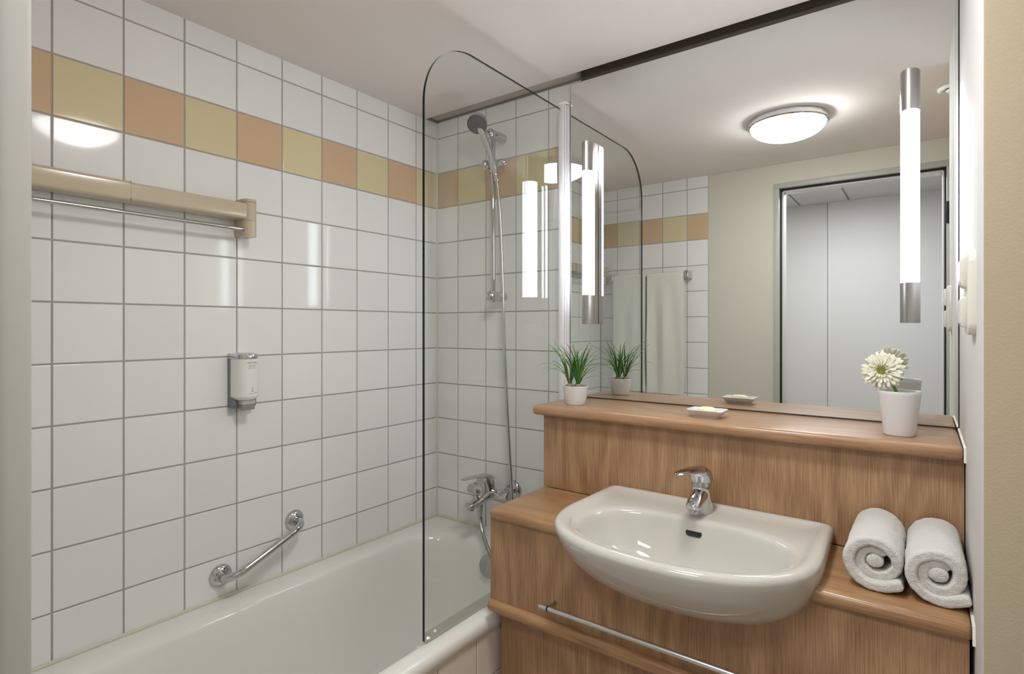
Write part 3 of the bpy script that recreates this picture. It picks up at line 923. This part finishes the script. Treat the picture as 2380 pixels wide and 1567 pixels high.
ba = thing('wall_bath', (0.70, -0.8, 0.0), kind='structure')
ba['label'] = 'pale tiled apron wall under the bathtub rim'
obj('panel_bed', box(B(), 0.690, 0.7035, YE, -0.002, 0.0, 0.505), 'grout', ba, smooth=False)
aj = [-0.004] + [-(0.118 + 0.152 * k) for k in range(9)] + [-1.482, YE]
aj = [-0.004, -0.118, -0.270, -0.422, -0.574, -0.726, -0.878, -1.03, -1.182, -1.334, -1.486, YE]
az = [0.516, 0.3725, 0.2225, 0.0725, 0.002]
basA = Matrix(((0, 0, 1), (1, 0, 0), (0, 1, 0)))
tile_wall(ba, aj, az, lambda u, z: (0.7055, u, z), basA, lambda i, j, u, z: 'tile_apron')

# ------------------------------------------------------------------ glass screen
gs = thing('shower_screen', (0.66, -0.4, ZTB), 'frameless glass bath screen with rounded top corner and white wall profile', 'glass screen')
gx, gt = 0.66, 0.004
yA, yB, zb_, zt_ = -0.732, -0.062, ZTB + 0.006, 2.128
rc = 0.19
pl = [(yB, zb_), (yA, zb_)]
pl += [(yA, zt_ - rc)]
for k in range(1, 24):
    a = math.pi - math.pi / 2 * k / 24
    pl.append((yA + rc + rc * math.cos(a), zt_ - rc + rc * math.sin(a)))
pl += [(yA + rc, zt_), (yB, zt_)]
bm = B()
A = [bm.verts.new((gx + gt, y, z)) for y, z in pl]
C = [bm.verts.new((gx - gt, y, z)) for y, z in pl]
bm.faces.new(A); bm.faces.new(C[::-1])
for k in range(len(pl)):
    f = bm.faces.new((A[k], C[k], C[(k + 1) % len(pl)], A[(k + 1) % len(pl)]))
    f.material_index = 0 if k == 0 else 1
obj('glass_pane', bm, ['glass', 'glass_edge'], gs, smooth=False)
bm = B()
box(bm, gx - 0.0065, gx + 0.0065, yA + 0.002, yB - 0.004, ZTB - 0.001, ZTB + 0.024, 0.002)
obj('seal_strip', bm, 'seal_clear', gs)
bm = B()
box(bm, gx - 0.006, gx + 0.0155, -0.068, -0.040, 0.5485, 2.146, 0.003, 3)
pro = obj('glazing_profile', bm, 'alu_white', gs)
bm = B(); box(bm, gx + 0.0165, gx + 0.0215, -0.0640, -0.0300, 0.5485, 2.14, 0.001)
obj('profile_fin', bm, 'alu_white', gs)
bm = B(); box(bm, gx + 0.0225, gx + 0.0270, -0.0560, -0.001, 0.5485, 2.14, 0.001)
obj('wall_profile', bm, 'alu_white', gs)
bm = B(); box(bm, gx + 0.0150, gx + 0.0172, -0.0610, -0.0400, 0.5485, 2.14)
obj('profile_gasket', bm, 'rubber', gs)
bm = B(); box(bm, gx - 0.007, gx + 0.027, -0.069, -0.040, 2.143, 2.151, 0.003)
obj('profile_cap', bm, 'plastic_white', gs)

# ------------------------------------------------------------------ drying rail on the left wall
dr = thing('drying_rail', (0.0, -1.1, 1.65), 'beige plastic drying rail with chrome rod on tiled wall', 'drying rail')
def rail_cover(y0, y1, grow):
    rp = []
    z0, z1, xa, xb = 1.6835 - grow, 1.7315 + grow, 0.012, 0.064 + grow
    rr = 0.0085
    for cx, cz, a0 in ((xb - rr, z1 - rr, 0), (xa + 0.004, z1 - 0.004, 90), (xa + 0.004, z0 + 0.004, 180), (xb - rr, z0 + rr, 270)):
        r = rr if a0 in (0, 270) else 0.004
        for k in range(7):
            a = math.radians(a0 + 90 * k / 6)
            rp.append((cx + r * math.cos(a), cz + r * math.sin(a)))
    bm = B(); prism(bm, rp, lambda u, v, a: (u, a, v), y0, y1)
    return bm
o = obj('rail_cover', rail_cover(-0.874, -1.1785, 0.0), 'beige', dr, angle=30)
o = obj('rail_cover', rail_cover(-1.1790, -1.545, 0.0015), 'beige', dr, angle=30)
bm = B(); box(bm, 0.02, 0.0652, -1.1795, -1.1782, 1.683, 1.7325)
obj('joint_seam', bm, 'beige_dark', dr)  # dark line at the joint between the two rail covers
for yc in (-0.862, -1.558):
    s = 1 if yc > -1 else -1
    bm = B()
    rp = []
    for k in range(9):
        a = math.radians(-90 + 180 * k / 8)
        rp.append((0.048 + 0.024 * math.cos(a), yc + 0.021 * math.sin(a)))
    rp += [(0.0, yc + 0.019), (0.0, yc - 0.019)]
    prism(bm, rp, lambda u, v, a: (u, v, a), 1.634, 1.6795)
    bk = obj('end_bracket', bm, 'beige', dr, angle=30)
    bm = B(); prism(bm, [(0.046 + (u - 0.046) * 0.97, yc + (v - yc) * 0.97) for u, v in rp], lambda u, v, a: (u, v, a), 1.6803, 1.7345)
    obj('bracket_knuckle', bm, 'beige', bk, angle=30)
    bm = B()
    prism(bm, rp, lambda u, v, a: (u, v, a), 1.7352, 1.744)
    obj('bracket_cap', bm, 'beige', bk, angle=30)
    bm = B(); box(bm, 0.0, 0.052, yc + s * 0.0205 - 0.0025, yc + s * 0.0205 + 0.0025, 1.634, 1.744, 0.001)
    obj('bracket_cheek', bm, 'beige', bk)
obj('rod', cyl(B(), (0.055, -0.862, 1.6525), (0.055, -1.558, 1.6525), 0.0058, 16), 'chrome', dr)

# ------------------------------------------------------------------ soap dispenser
sdp = thing('soap_dispenser', (0.0, -0.868, 1.11), 'white wall soap dispenser with chrome lid and printed label', 'soap dispenser')
yc = -0.866
def dprof(hw, front, flat, n=14):
    pts = [(0.004, yc - hw), ]
    pts = []
    for k in range(n + 1):
        a = -math.pi / 2 + math.pi * k / n
        ca = math.cos(a)
        pts.append((flat + (front - flat) * abs(ca) ** 0.75, yc + hw * math.copysign(abs(math.sin(a)) ** 0.8, math.sin(a))))
    return pts
bm = B()
pf = dprof(0.0355, 0.070, 0.020)
prism(bm, [(0.018, yc - 0.0355)] + pf + [(0.018, yc + 0.0355)], lambda u, v, a: (u, v, a), 1.153, 1.2655)
bo = obj('bottle', bm, 'plastic_white', sdp, angle=30)
bm = B()
rg = []
for f, z in ((1.0, 1.1530), (0.97, 1.1495), (0.80, 1.1430), (0.62, 1.1400)):
    rg.append([Vector((0.04 + (u - 0.04) * f, yc + (v - yc) * f, z)) for u, v in [(0.018, yc - 0.0355)] + pf + [(0.018, yc + 0.0355)]])
loft(bm, rg)
obj('bottle_shoulder', bm, 'plastic_white', bo)
bm = B()
pf2 = dprof(0.0365, 0.0715, 0.016)
rg = []
full = [(0.0, yc - 0.0365)] + pf2 + [(0.0, yc + 0.0365)]
for f, z in ((1.0, 1.2662), (1.0, 1.2745), (0.985, 1.2775), (0.9, 1.281), (0.6, 1.2835)):
    rg.append([Vector((u * f, yc + (v - yc) * f, z)) for u, v in full])
loft(bm, rg)
obj('lid', bm, 'chrome', sdp, angle=35)
bm = B()
bp = [(0.0, 1.118), (0.0, 1.279), (0.017, 1.279), (0.017, 1.152), (0.034, 1.140), (0.036, 1.128), (0.028, 1.116)]
prism(bm, bp, lambda u, v, a: (u, a, v), yc - 0.0355, yc + 0.0355)
obj('wall_bracket', bm, 'bracket_grey', sdp, angle=30)
bm = B()
box(bm, 0.026, 0.058, yc - 0.020, yc + 0.020, 1.111, 1.1405, 0.004, 3)
pm = obj('pump', bm, 'pump', sdp)
bm = B()
for k in range(4):
    box(bm, 0.0255, 0.0585, yc - 0.0205, yc + 0.0205, 1.1295 + k * 0.0028, 1.1307 + k * 0.0028, 0.0004, 1)
obj('pump_ribs', bm, 'plastic_white', pm)
# printed label: words and small lines on the curved front
def front_x(y):
    t = min(1, abs(y - yc) / 0.0355)
    best = 0.018
    s = t ** (1 / 0.8)
    ca = math.sqrt(max(0, 1 - s * s))
    return 0.020 + 0.050 * ca ** 0.75
def text_mesh(s, size, cy, cz, m, parent, name):
    cu = bpy.data.curves.new('txt', 'FONT')
    cu.body = s; cu.size = size; cu.align_x = 'CENTER'; cu.align_y = 'CENTER'; cu.resolution_u = 3
    ob = bpy.data.objects.new('txt', cu)
    COL.objects.link(ob)
    bpy.context.view_layer.update()
    me = bpy.data.meshes.new_from_object(ob.evaluated_get(bpy.context.evaluated_depsgraph_get()))
    bpy.data.objects.remove(ob); bpy.data.curves.remove(cu)
    bm = B(); bm.from_mesh(me); bpy.data.meshes.remove(me)
    for v in bm.verts:
        y = cy + v.co.x; z = cz + v.co.y
        v.co = Vector((front_x(y) + 0.0004, y, z))
    return obj(name, bm, m, parent, smooth=False, fix=False)
ly = yc + 0.004
text_mesh('MULTI CARE', 0.0052, ly, 1.2535, 'ink', bo, 'label_print')
text_mesh('HAIR & BODY', 0.0034, ly, 1.2455, 'ink', bo, 'label_print')
bm = B()
def dash(y0, y1, z, h=0.0006):
    n = 10
    for k in range(n):
        a = y0 + (y1 - y0) * k / n; b_ = a + (y1 - y0) / n * 0.72
        q = [(front_x(a) + 0.0004, a, z), (front_x(b_) + 0.0004, b_, z), (front_x(b_) + 0.0004, b_, z + h), (front_x(a) + 0.0004, a, z + h)]
        bm.faces.new([bm.verts.new(p) for p in q])
for z, hw in ((1.2425, 0.0115), (1.2385, 0.0125), (1.2358, 0.0128)):
    dash(ly - hw, ly + hw, z)
dash(ly - 0.012, ly + 0.006, 1.1612, 0.0011)
dash(ly - 0.004, ly + 0.007, 1.1668, 0.0007)
for cy_, cz_, r in ((ly + 0.0125, 1.1625, 0.0017), (ly + 0.0085, 1.1622, 0.0011), (ly + 0.001, 1.1695, 0.0013)):
    bm.faces.new([bm.verts.new((front_x(cy_ + r * math.cos(t)) + 0.0004, cy_ + r * math.cos(t), cz_ + r * math.sin(t))) for t in [2 * math.pi * k / 14 for k in range(14)]])
for (ya, za, yb2, zb2) in ((-0.001, 1.1715, -0.001, 1.1785), (-0.001, 1.1785, 0.003, 1.1785), (0.002, 1.172, 0.002, 1.1765), (0.002, 1.1765, 0.006, 1.1765)):
    w2 = 0.0003
    q = [(ly + ya - w2, za - w2), (ly + yb2 + w2, za - w2), (ly + yb2 + w2, zb2 + w2), (ly + ya - w2, zb2 + w2)]
    bm.faces.new([bm.verts.new((front_x(y) + 0.0004, y, z)) for y, z in q])
obj('label_marks', bm, 'ink', bo, smooth=False, fix=False)['kind'] = 'stuff'

# ------------------------------------------------------------------ grab bar
gb = thing('grab_bar', (0.0, -0.80, 0.60), 'short curved chrome grab bar above the bathtub rim', 'grab bar')
f1, f2 = Vector((0, -0.923, 0.620)), Vector((0, -0.680, 0.7185))
for f in (f1, f2):
    lb_ = B()
    lathe(lb_, [(0, 0), (0.033, 0), (0.0335, 0.002), (0.031, 0.008), (0.024, 0.013), (0.0175, 0.0155), (0.0165, 0.018), (0, 0.018)], f, (1, 0, 0), 40)
    obj('flange', lb_, 'chrome', gb)
d_ = (f2 - f1).normalized()
path = crom([f1 + Vector((0.010, 0, 0)), f1 + Vector((0.030, 0, 0)), f1 + Vector((0.048, 0, 0)) + d_ * 0.008, f1 + Vector((0.060, 0, 0)) + d_ * 0.03,
             f1 + Vector((0.063, 0, 0)) + d_ * 0.07, f2 + Vector((0.063, 0, 0)) - d_ * 0.07, f2 + Vector((0.060, 0, 0)) - d_ * 0.03,
             f2 + Vector((0.048, 0, 0)) - d_ * 0.008, f2 + Vector((0.030, 0, 0)), f2 + Vector((0.010, 0, 0))], 8)
obj('bar', sweep(B(), path, 0.0122, 20), 'chrome', gb, angle=60)

# ------------------------------------------------------------------ light switch on the niche wall
sw = thing('light_switch', (XR, -0.535, 1.348), 'cream double rocker switch on white niche wall', 'switch')
bm = B()
rp = []
for cy_, cz_, a0 in ((-0.4995, 1.4675, 0), (-0.5515, 1.4675, 90), (-0.5515, 1.3675, 180), (-0.4995, 1.3675, 270)):
    for k in range(7):
        a = math.radians(a0 + 15 * k)
        rp.append((cy_ + 0.0205 * math.cos(a), cz_ + 0.0205 * math.sin(a)))
cyc, czc = -0.5255, 1.4175
rg = []
for f, x in ((1.0, XR), (1.0, XR - 0.006), (0.97, XR - 0.0098), (0.90, XR - 0.0115)):
    rg.append([Vector((x, cyc + (y - cyc) * f, czc + (z - czc) * (1 - (1 - f) * 0.6))) for y, z in rp])
loft(bm, rg)
pl_o = obj('switch_plate', bm, 'plastic_cream', sw, angle=35)
for zc in (1.4525, 1.3855):
    bm = B()
    prism(bm, [(XR - 0.0105, zc - 0.026), (XR - 0.0175, zc - 0.0245), (XR - 0.0205, zc - 0.017), (XR - 0.0205, zc + 0.018), (XR - 0.0185, zc + 0.0245), (XR - 0.0105, zc + 0.026)],
          lambda u, v, a: (u, a, v), -0.556, -0.495)
    bmesh.ops.bevel(bm, geom=list(bm.edges), offset=0.0018, segments=2, profile=0.5, affect='EDGES')
    obj('rocker', bm, 'plastic_cream', sw, angle=35)

# ------------------------------------------------------------------ rolled towels
def rolled_towel(name, cx, zc, yfr, ybk, R, turns, sx, sz, th0, tail, seed, label):
    rng = random.Random(seed)
    N = 200
    thick = R / 2.8
    path = []
    # spiral from the outside: starts flat on the counter, then runs over left side, top, right and inwards
    for i in range(N + 1):
        t = i / N
        a = th0 - 2 * math.pi * turns * t          # clockwise seen from the front
        r = R - thick / 2 - (R - thick * 1.40) * t
        wob = 1 + 0.09 * noise.noise(Vector((a * 0.8, seed, 0))) * (0.3 + t)
        path.append((r * wob * math.cos(a) * sx, r * wob * math.sin(a) * sz))
    # tail: extra bit lying along the counter, joined to the start of the spiral
    p0 = Vector(path[0]); 
    dirv = (Vector(path[0]) - Vector(path[2])).normalized()
    pre = []
    for k in range(12, 0, -1):
        s = tail * k / 12
        pre.append((p0.x + dirv.x * s, max(p0.y + dirv.y * s, -R * sz + thick * 0.42)))
    path = pre + path
    n = len(path)
    bm = B()
    rings = []
    for i, p in enumerate(path):
        q0 = Vector(path[max(0, i - 1)]); q1 = Vector(path[min(n - 1, i + 1)])
        tg = (q1 - q0).normalized(); nn = Vector((-tg.y, tg.x))
        end = min(1.0, 0.55 + i / 5.0, 0.6 + (n - 1 - i) / 8.0)
        hw = thick * 0.455 * end
        fr = yfr + 0.005 * noise.noise(Vector((i * 0.03, seed * 3.1, 1)))
        fr += 0.016 * max(0, min(1, i / n)) ** 1.2
        hw2 = hw * (1 + 0.05 * noise.noise(Vector((i * 0.13, seed, 9))))
        ring = []
        prof = [(-1, ybk), (-1, (ybk + fr) / 2), (-1.0, fr + 0.010), (-0.93, fr + 0.0045), (-0.72, fr + 0.0013), (-0.36, fr), (0, fr + 0.0012), (0.36, fr), (0.72, fr + 0.0013), (0.93, fr + 0.0045), (1.0, fr + 0.010), (1, (ybk + fr) / 2), (1, ybk)]
        for u, y in prof:
            ring.append(Vector((cx + p[0] + nn.x * hw2 * u, y, zc + p[1] + nn.y * hw2 * u)))
        rings.append(ring)
    loft(bm, rings, True, True, True)
    # folded core in the middle
    rc_ = thick * 0.60
    core = [(0, yfr + 0.010 - ybk)] + [(rc_ * math.sin(a), yfr + 0.010 - ybk + rc_ * 0.32 * (1 - math.cos(a))) for a in (0.35, 0.7, 1.05, 1.35)] + [(rc_, yfr + 0.022 - ybk), (rc_, -0.002), (0, -0.002)]
    lathe(bm, core, (cx, ybk, zc), (0, 1, 0), 28, 0.94, 1.12)
    bmesh.ops.subdivide_edges(bm, edges=[e for e in bm.edges if abs(e.verts[0].co.y - e.verts[1].co.y) > 0.05], cuts=18, use_grid_fill=True)
    bmesh.ops.recalc_face_normals(bm, faces=list(bm.faces))
    bm.normal_update()
    offs = {}
    for v in bm.verts:
        c = v.co
        d = 0.0020 * noise.noise(c * 20 + Vector((seed, 0, 0))) + 0.0011 * noise.noise(c * 110)
        offs[v] = v.normal * d
    for v, d in offs.items():
        v.co += d
        v.co.x = min(v.co.x, XR + 0.0003)
        v.co.z = max(v.co.z, ZCT)
    return tag(obj(name, bm, 'terry', angle=80, fix=False), label, 'towel', 'rolled towels on the counter')
rolled_towel('rolled_towel', 1.6158, ZCT + 0.0545, -0.502, -0.290, 0.0600, 1.72, 0.985, 0.91, math.radians(-62), 0.022, 3.0, 'rolled white terry towel standing next to the basin')
rolled_towel('rolled_towel', 1.7105, ZCT + 0.0545, -0.508, -0.288, 0.0612, 1.72, 0.885, 0.89, math.radians(-62), 0.026, 8.0, 'rolled white terry towel pressed against the white niche wall')

# ------------------------------------------------------------------ things on the ledge
def pot_profile(rb, rt, h, th):
    p = [(0, 0), (rb * 0.90, 0), (rb * 0.98, 0.001), (rb, 0.004)]
    for k in range(1, 9):
        t = k / 8
        p.append((rb + (rt - rb) * (t ** 0.72), 0.004 + (h - 0.006) * t))
    p += [(rt, h), (rt - th * 0.4, h + 0.0008), (rt - th, h), (rt - th, h - 0.012), (rt - th - 0.004, h - 0.03), (0, h - 0.03)]
    return p
pc = Vector((0.803, -0.206, ZSH))
pp = thing('potted_plant', pc, 'grassy green plant with bulbs in small white pot', 'plant')
obj('pot', lathe(B(), pot_profile(0.0310, 0.0405, 0.0575, 0.003), pc, seg=48), 'porcelain', pp)
obj('soil', lathe(B(), [(0, 0.0505), (0.02, 0.051), (0.0372, 0.0495), (0.0372, 0.044), (0, 0.044)], pc, seg=24), 'soil', pp)
bulbs = [(-0.014, -0.012, 0.011), (0.016, -0.010, 0.0105), (0.003, 0.012, 0.010)]
for bxx, byy, br in bulbs:
    bm = B(); lathe(bm, [(0, -0.008), (br * 0.8, -0.005), (br, 0.001), (br * 0.75, 0.008), (br * 0.4, 0.012), (0, 0.014)], pc + Vector((bxx, byy, 0.0535)), seg=14)
    obj('bulb', bm, 'bulb', pp)
rl = random.Random(21)
def blade(base, az, length, lean, droop, w, m, parent):
    """one grass leaf: a folded strip that rises, leans and arches over"""
    n = 11
    pts = []
    d = Vector((math.cos(az), math.sin(az), 0))
    el = math.pi / 2 - lean
    p = Vector(base); step = length / n
    for i in range(n + 1):
        pts.append(p.copy())
        p = p + (d * math.cos(el) + Vector((0, 0, 1)) * math.sin(el)) * step
        el -= droop / n * (0.35 + 1.3 * i / n)
    side = Vector((-d.y, d.x, 0))
    bm = B()
    rows = []
    for i, q in enumerate(pts):
        t = i / n
        hw = w * (0.55 + 0.9 * t) if t < 0.5 else w * (1.0) * (1 - ((t - 0.5) / 0.5) ** 1.8 * 0.88)
        tg = (pts[min(i + 1, n)] - pts[max(i - 1, 0)]).normalized()
        nn = side.cross(tg).normalized()
        rows.append([q - side * hw + nn * hw * 0.45, q, q + side * hw + nn * hw * 0.45, q - nn * w * 0.35])
    loft(bm, rows, True, True, True)
    return obj('leaf', bm, m, parent, angle=50, fix=True)
for bi, (bxx, byy, br) in enumerate(bulbs):
    for k in range(18):
        az = 2 * math.pi * (k / 18) + rl.uniform(-0.3, 0.3) + bi
        outward = Vector((bxx, byy, 0)).normalized()
        L_ = rl.uniform(0.085, 0.165)
        lean = rl.uniform(0.05, 0.42)
        droop = rl.uniform(0.25, 1.5)
        b0 = pc + Vector((bxx + 0.003 * math.cos(az), byy + 0.003 * math.sin(az), 0.062))
        # keep clear of the mirror
        if math.sin(az) > 0.5: L_ *= 0.85
        blade(b0, az, L_, lean, droop, rl.uniform(0.0017, 0.0026), 'leaf' if rl.random() < 0.8 else 'leaf_pale', pp)
# a few long thin leaves that arch far out
for az, L_, lean, droop in ((math.radians(196), 0.150, 0.55, 1.9), (math.radians(172), 0.125, 0.75, 1.5), (math.radians(10), 0.150, 0.75, 1.3), (math.radians(-12), 0.14, 0.55, 0.7), (math.radians(20), 0.11, 0.95, 1.2), (math.radians(215), 0.12, 0.6, 1.6)):
    blade(pc + Vector((0.004 * math.cos(az), -0.008, 0.062)), az, L_, lean, droop, 0.0017, 'leaf_pale', pp)

# soap dish and soap
dc = Vector((1.2165, -0.213, ZSH))
def sd_ring(hx, hy, r, z):
    return [Vector((p.x, p.y, ZSH + z)) for p in rrect(dc.x - hx, dc.x + hx, dc.y - hy, dc.y + hy, r, 0, 5)]
bm = B()
loft(bm, [sd_ring(0.033, 0.023, 0.008, 0.0), sd_ring(0.034, 0.024, 0.008, 0.003), sd_ring(0.036, 0.026, 0.008, 0.004), sd_ring(0.0475, 0.0365, 0.009, 0.0185), sd_ring(0.0482, 0.0372, 0.009, 0.0200), sd_ring(0.0472, 0.0362, 0.009, 0.0206),
          sd_ring(0.0375, 0.0275, 0.008, 0.0085), sd_ring(0.034, 0.024, 0.008, 0.0072)])
tag(obj('soap_dish', bm, 'porcelain', angle=35), 'small rectangular white porcelain soap dish on the ledge', 'soap dish')
bm = B()
rg = []
for s, z in ((0.80, 0.0069), (0.95, 0.010), (1.0, 0.0155), (0.97, 0.0205), (0.86, 0.0242), (0.6, 0.0262), (0.2, 0.0268)):
    rg.append([Vector((dc.x + 0.025 * s * math.copysign(abs(math.cos(t)) ** 0.8, math.cos(t)), dc.y + 0.0175 * s * math.copysign(abs(math.sin(t)) ** 0.8, math.sin(t)), ZSH + z)) for t in [2 * math.pi * k / 40 for k in range(40)]])
loft(bm, rg)
tag(obj('soap_bar', bm, 'soap', angle=60), 'oval cream soap bar lying in the white dish', 'soap')

# flower cup
cc = Vector((1.646, -0.2145, ZSH))
cp = [(0, 0.0), (0.0285, 0.0), (0.0300, 0.0012), (0.0305, 0.004), (0.0335, 0.03), (0.0375, 0.065), (0.0402, 0.092), (0.0408, 0.0985), (0.0400, 0.1000), (0.0385, 0.0995), (0.0372, 0.090), (0.0345, 0.065), (0.029, 0.012), (0, 0.010)]
tag(obj('cup', lathe(B(), cp, cc, seg=56), 'porcelain', angle=50), 'plain white tapered ceramic cup holding the flower', 'cup')
fl = thing('gerbera_flower', cc + Vector((0, 0, 0.012)), 'cream white gerbera flower leaning out of the cup', 'flower')
fc = Vector((1.6135, -0.2260, 1.2620))
camv = Vector((1.6893, -1.7475, 1.36))
fn_ = Vector((-0.16, -0.97, 0.10)).normalized()
st = crom([cc + Vector((0.016, 0.012, 0.012)), cc + Vector((0.006, 0.006, 0.060)), cc + Vector((-0.006, 0.0, 0.098)), cc + Vector((-0.018, 0.001, 0.122)), cc + Vector((-0.0275, 0.0, 0.138)), fc - fn_ * 0.006], 6)
obj('stem', sweep(B(), st, 0.0034, 12), 'stem', fl, angle=60)
a_, u_, w_ = frame_of(fn_)
def petal_mesh(L_, w):
    bm = B()
    rows = []
    n = 7
    for i in range(n + 1):
        t = i / n
        hw = w * (0.30 + 0.70 * math.sin(min(1, t * 1.25) * math.pi / 2)) * (1 if t < 0.82 else math.sqrt(max(0.03, 1 - ((t - 0.82) / 0.19) ** 2)))
        bend = 0.10 * L_ * t * t
        rows.append([Vector((t * L_, -hw, -bend + 0.0010 * (1 - t) )), Vector((t * L_, -hw * 0.45, -bend - 0.0004)), Vector((t * L_, 0, -bend)), Vector((t * L_, hw * 0.45, -bend - 0.0004)), Vector((t * L_, hw, -bend + 0.0010 * (1 - t))),
                     Vector((t * L_, hw * 0.5, -bend - 0.0011)), Vector((t * L_, -hw * 0.5, -bend - 0.0011))])
    loft(bm, rows)
    bmesh.ops.recalc_face_normals(bm, faces=list(bm.faces))
    me = bpy.data.meshes.new('petal'); bm.to_mesh(me); bm.free()
    me.materials.append(M['petal']); me.shade_smooth()
    return me
PM = [petal_mesh(0.0365, 0.0046), petal_mesh(0.033, 0.0044), petal_mesh(0.022, 0.0034), petal_mesh(0.0105, 0.0016)]
rp_ = random.Random(5)
FR = Matrix((u_, w_, a_)).transposed()
for mi, cnt, tilt, off in ((0, 24, -4, -0.002), (1, 22, 7, 0.000), (2, 22, 17, 0.001), (3, 26, 30, 0.0015)):
    for k in range(cnt):
        az = 2 * math.pi * (k + 0.5 * (mi % 2)) / cnt + rp_.uniform(-0.07, 0.07)
        tl = math.radians(tilt + rp_.uniform(-7, 7))
        o = bpy.data.objects.new('petal', PM[mi])
        COL.objects.link(o); o.parent = fl
        o.matrix_local = Matrix.Translation(fc + fn_ * off - WO[fl.name]) @ FR.to_4x4() @ Matrix.Rotation(az, 4, 'Z') @ Matrix.Rotation(-tl, 4, 'Y') \
            @ Matrix.Rotation(rp_.uniform(-0.18, 0.18), 4, 'X') @ Matrix.Translation((0.008, 0, 0)) @ Matrix.Scale(rp_.uniform(0.93, 1.05), 4)
bm = B(); lathe(bm, [(0, 0.0045), (0.003, 0.006), (0.0075, 0.0070), (0.0105, 0.0055), (0.0115, 0.0), (0, -0.003)], fc + fn_ * 0.001, fn_, 24)
obj('flower_disc', bm, 'disc_green', fl)
bm = B()
for k in range(46):
    t = 2 * math.pi * k / 46 + rp_.uniform(-0.05, 0.05); rr = rp_.uniform(0.0098, 0.0140)
    q = fc + fn_ * 0.003 + (u_ * math.cos(t) + w_ * math.sin(t)) * rr
    sweep(bm, [q, q + fn_ * rp_.uniform(0.004, 0.007) + (u_ * math.cos(t) + w_ * math.sin(t)) * 0.002], [0.0007, 0.0009], 5)
fo = obj('florets', bm, 'disc_brown', fl); fo['kind'] = 'stuff'
bm = B(); lathe(bm, [(0.003, -0.010), (0.009, -0.006), (0.013, -0.002), (0.0, 0.0)], fc, fn_, 20)
obj('calyx', bm, 'stem', fl)

# ------------------------------------------------------------------ towel bar and towels on the door wall (seen in the mirror)
tbz, tby = 1.668, -W + 0.062
tr = thing('towel_bar', (0.35, -W, 1.64), 'chrome towel bar with square ends on tiled door wall', 'towel bar')
obj('bar', cyl(B(), (0.115, tby, tbz), (0.585, tby, tbz), 0.007, 16), 'chrome', tr)
for xx in (0.112, 0.588):
    bm = B(); box(bm, xx - 0.014, xx + 0.014, -W, tby + 0.016, tbz - 0.024, tbz + 0.022, 0.006, 3)
    obj('bar_post', bm, 'chrome', tr)
def hanging_towel(x0, x1, zf, zbk, seed, label, amp=1.0):
    n, prof = 40, []
    r = 0.0106
    for k in range(15): prof.append((tby + r, zf + (tbz - zf) * k / 14))
    for k in range(1, 8):
        a = math.pi * k / 8
        prof.append((tby + r * math.cos(a), tbz + r * math.sin(a)))
    for k in range(13): prof.append((tby - r, tbz + (zbk - tbz) * k / 12))
    def surf(i, j, off):
        y, z = prof[j]
        x = x0 + (x1 - x0) * i / n
        fall = min(1, max(0, (tbz - z) / 0.35))
        front = j < 15
        nrm = 1 if front else -1
        if 15 <= j < 22:
            yy, zz = prof[j]; a = math.atan2(zz - tbz, yy - tby)
            base = Vector((x, tby + (r + off) * math.cos(a), tbz + (r + off) * math.sin(a)))
        else:
            base = Vector((x, y + nrm * off, z))
        w = noise.noise(Vector((x * 17, z * 1.2, seed))) * 0.012 + math.sin(x * 62 + seed + z * 1.5) * 0.004
        base.y += w * fall * (1 if front else 0.35) * amp
        base.z += (0.010 * noise.noise(Vector((x * 9, seed, 2))) + 0.02 * (x - x0) * (1 if seed > 5 else 0)) * fall
        base.x += 0.008 * fall * noise.noise(Vector((z * 3, seed, 7)))
        base.y = max(base.y, -W + 0.010 + off)
        return base
    bm = B()
    rings = []
    m_ = len(prof)
    for i in range(n + 1):
        rings.append([surf(i, j, 0.004) for j in range(m_)] + [surf(i, j, -0.004) for j in reversed(range(m_))])
    loft(bm, rings)
    return tag(obj('hanging_towel', bm, 'towel_h', angle=70), label, 'towel', 'towels on the towel bar')
hanging_towel(0.127, 0.338, 0.972, 1.06, 2.0, 'white towel hung on the bar on the bathtub corner side', 0.7)
hanging_towel(0.350, 0.572, 0.966, 1.075, 9.0, 'creased white towel hung on the bar on the doorway side', 1.0)
hk = thing('wall_fitting', (0.45, -W, 0.93), 'small bluish metal fitting on tiles just below the hanging towel', 'fitting')
bm = B(); lathe(bm, [(0, 0), (0.022, 0), (0.022, 0.004), (0.010, 0.008), (0.009, 0.03), (0, 0.03)], (0.45, -W, 0.945), (0, 1, 0), 24)
obj('valve_stem', bm, 'chrome', hk)
bm = B(); lathe(bm, [(0, 0.028), (0.016, 0.028), (0.018, 0.034), (0.016, 0.045), (0, 0.048)], (0.45, -W, 0.945), (0, 1, 0), 24)
obj('valve_knob', bm, 'valve_blue', hk)
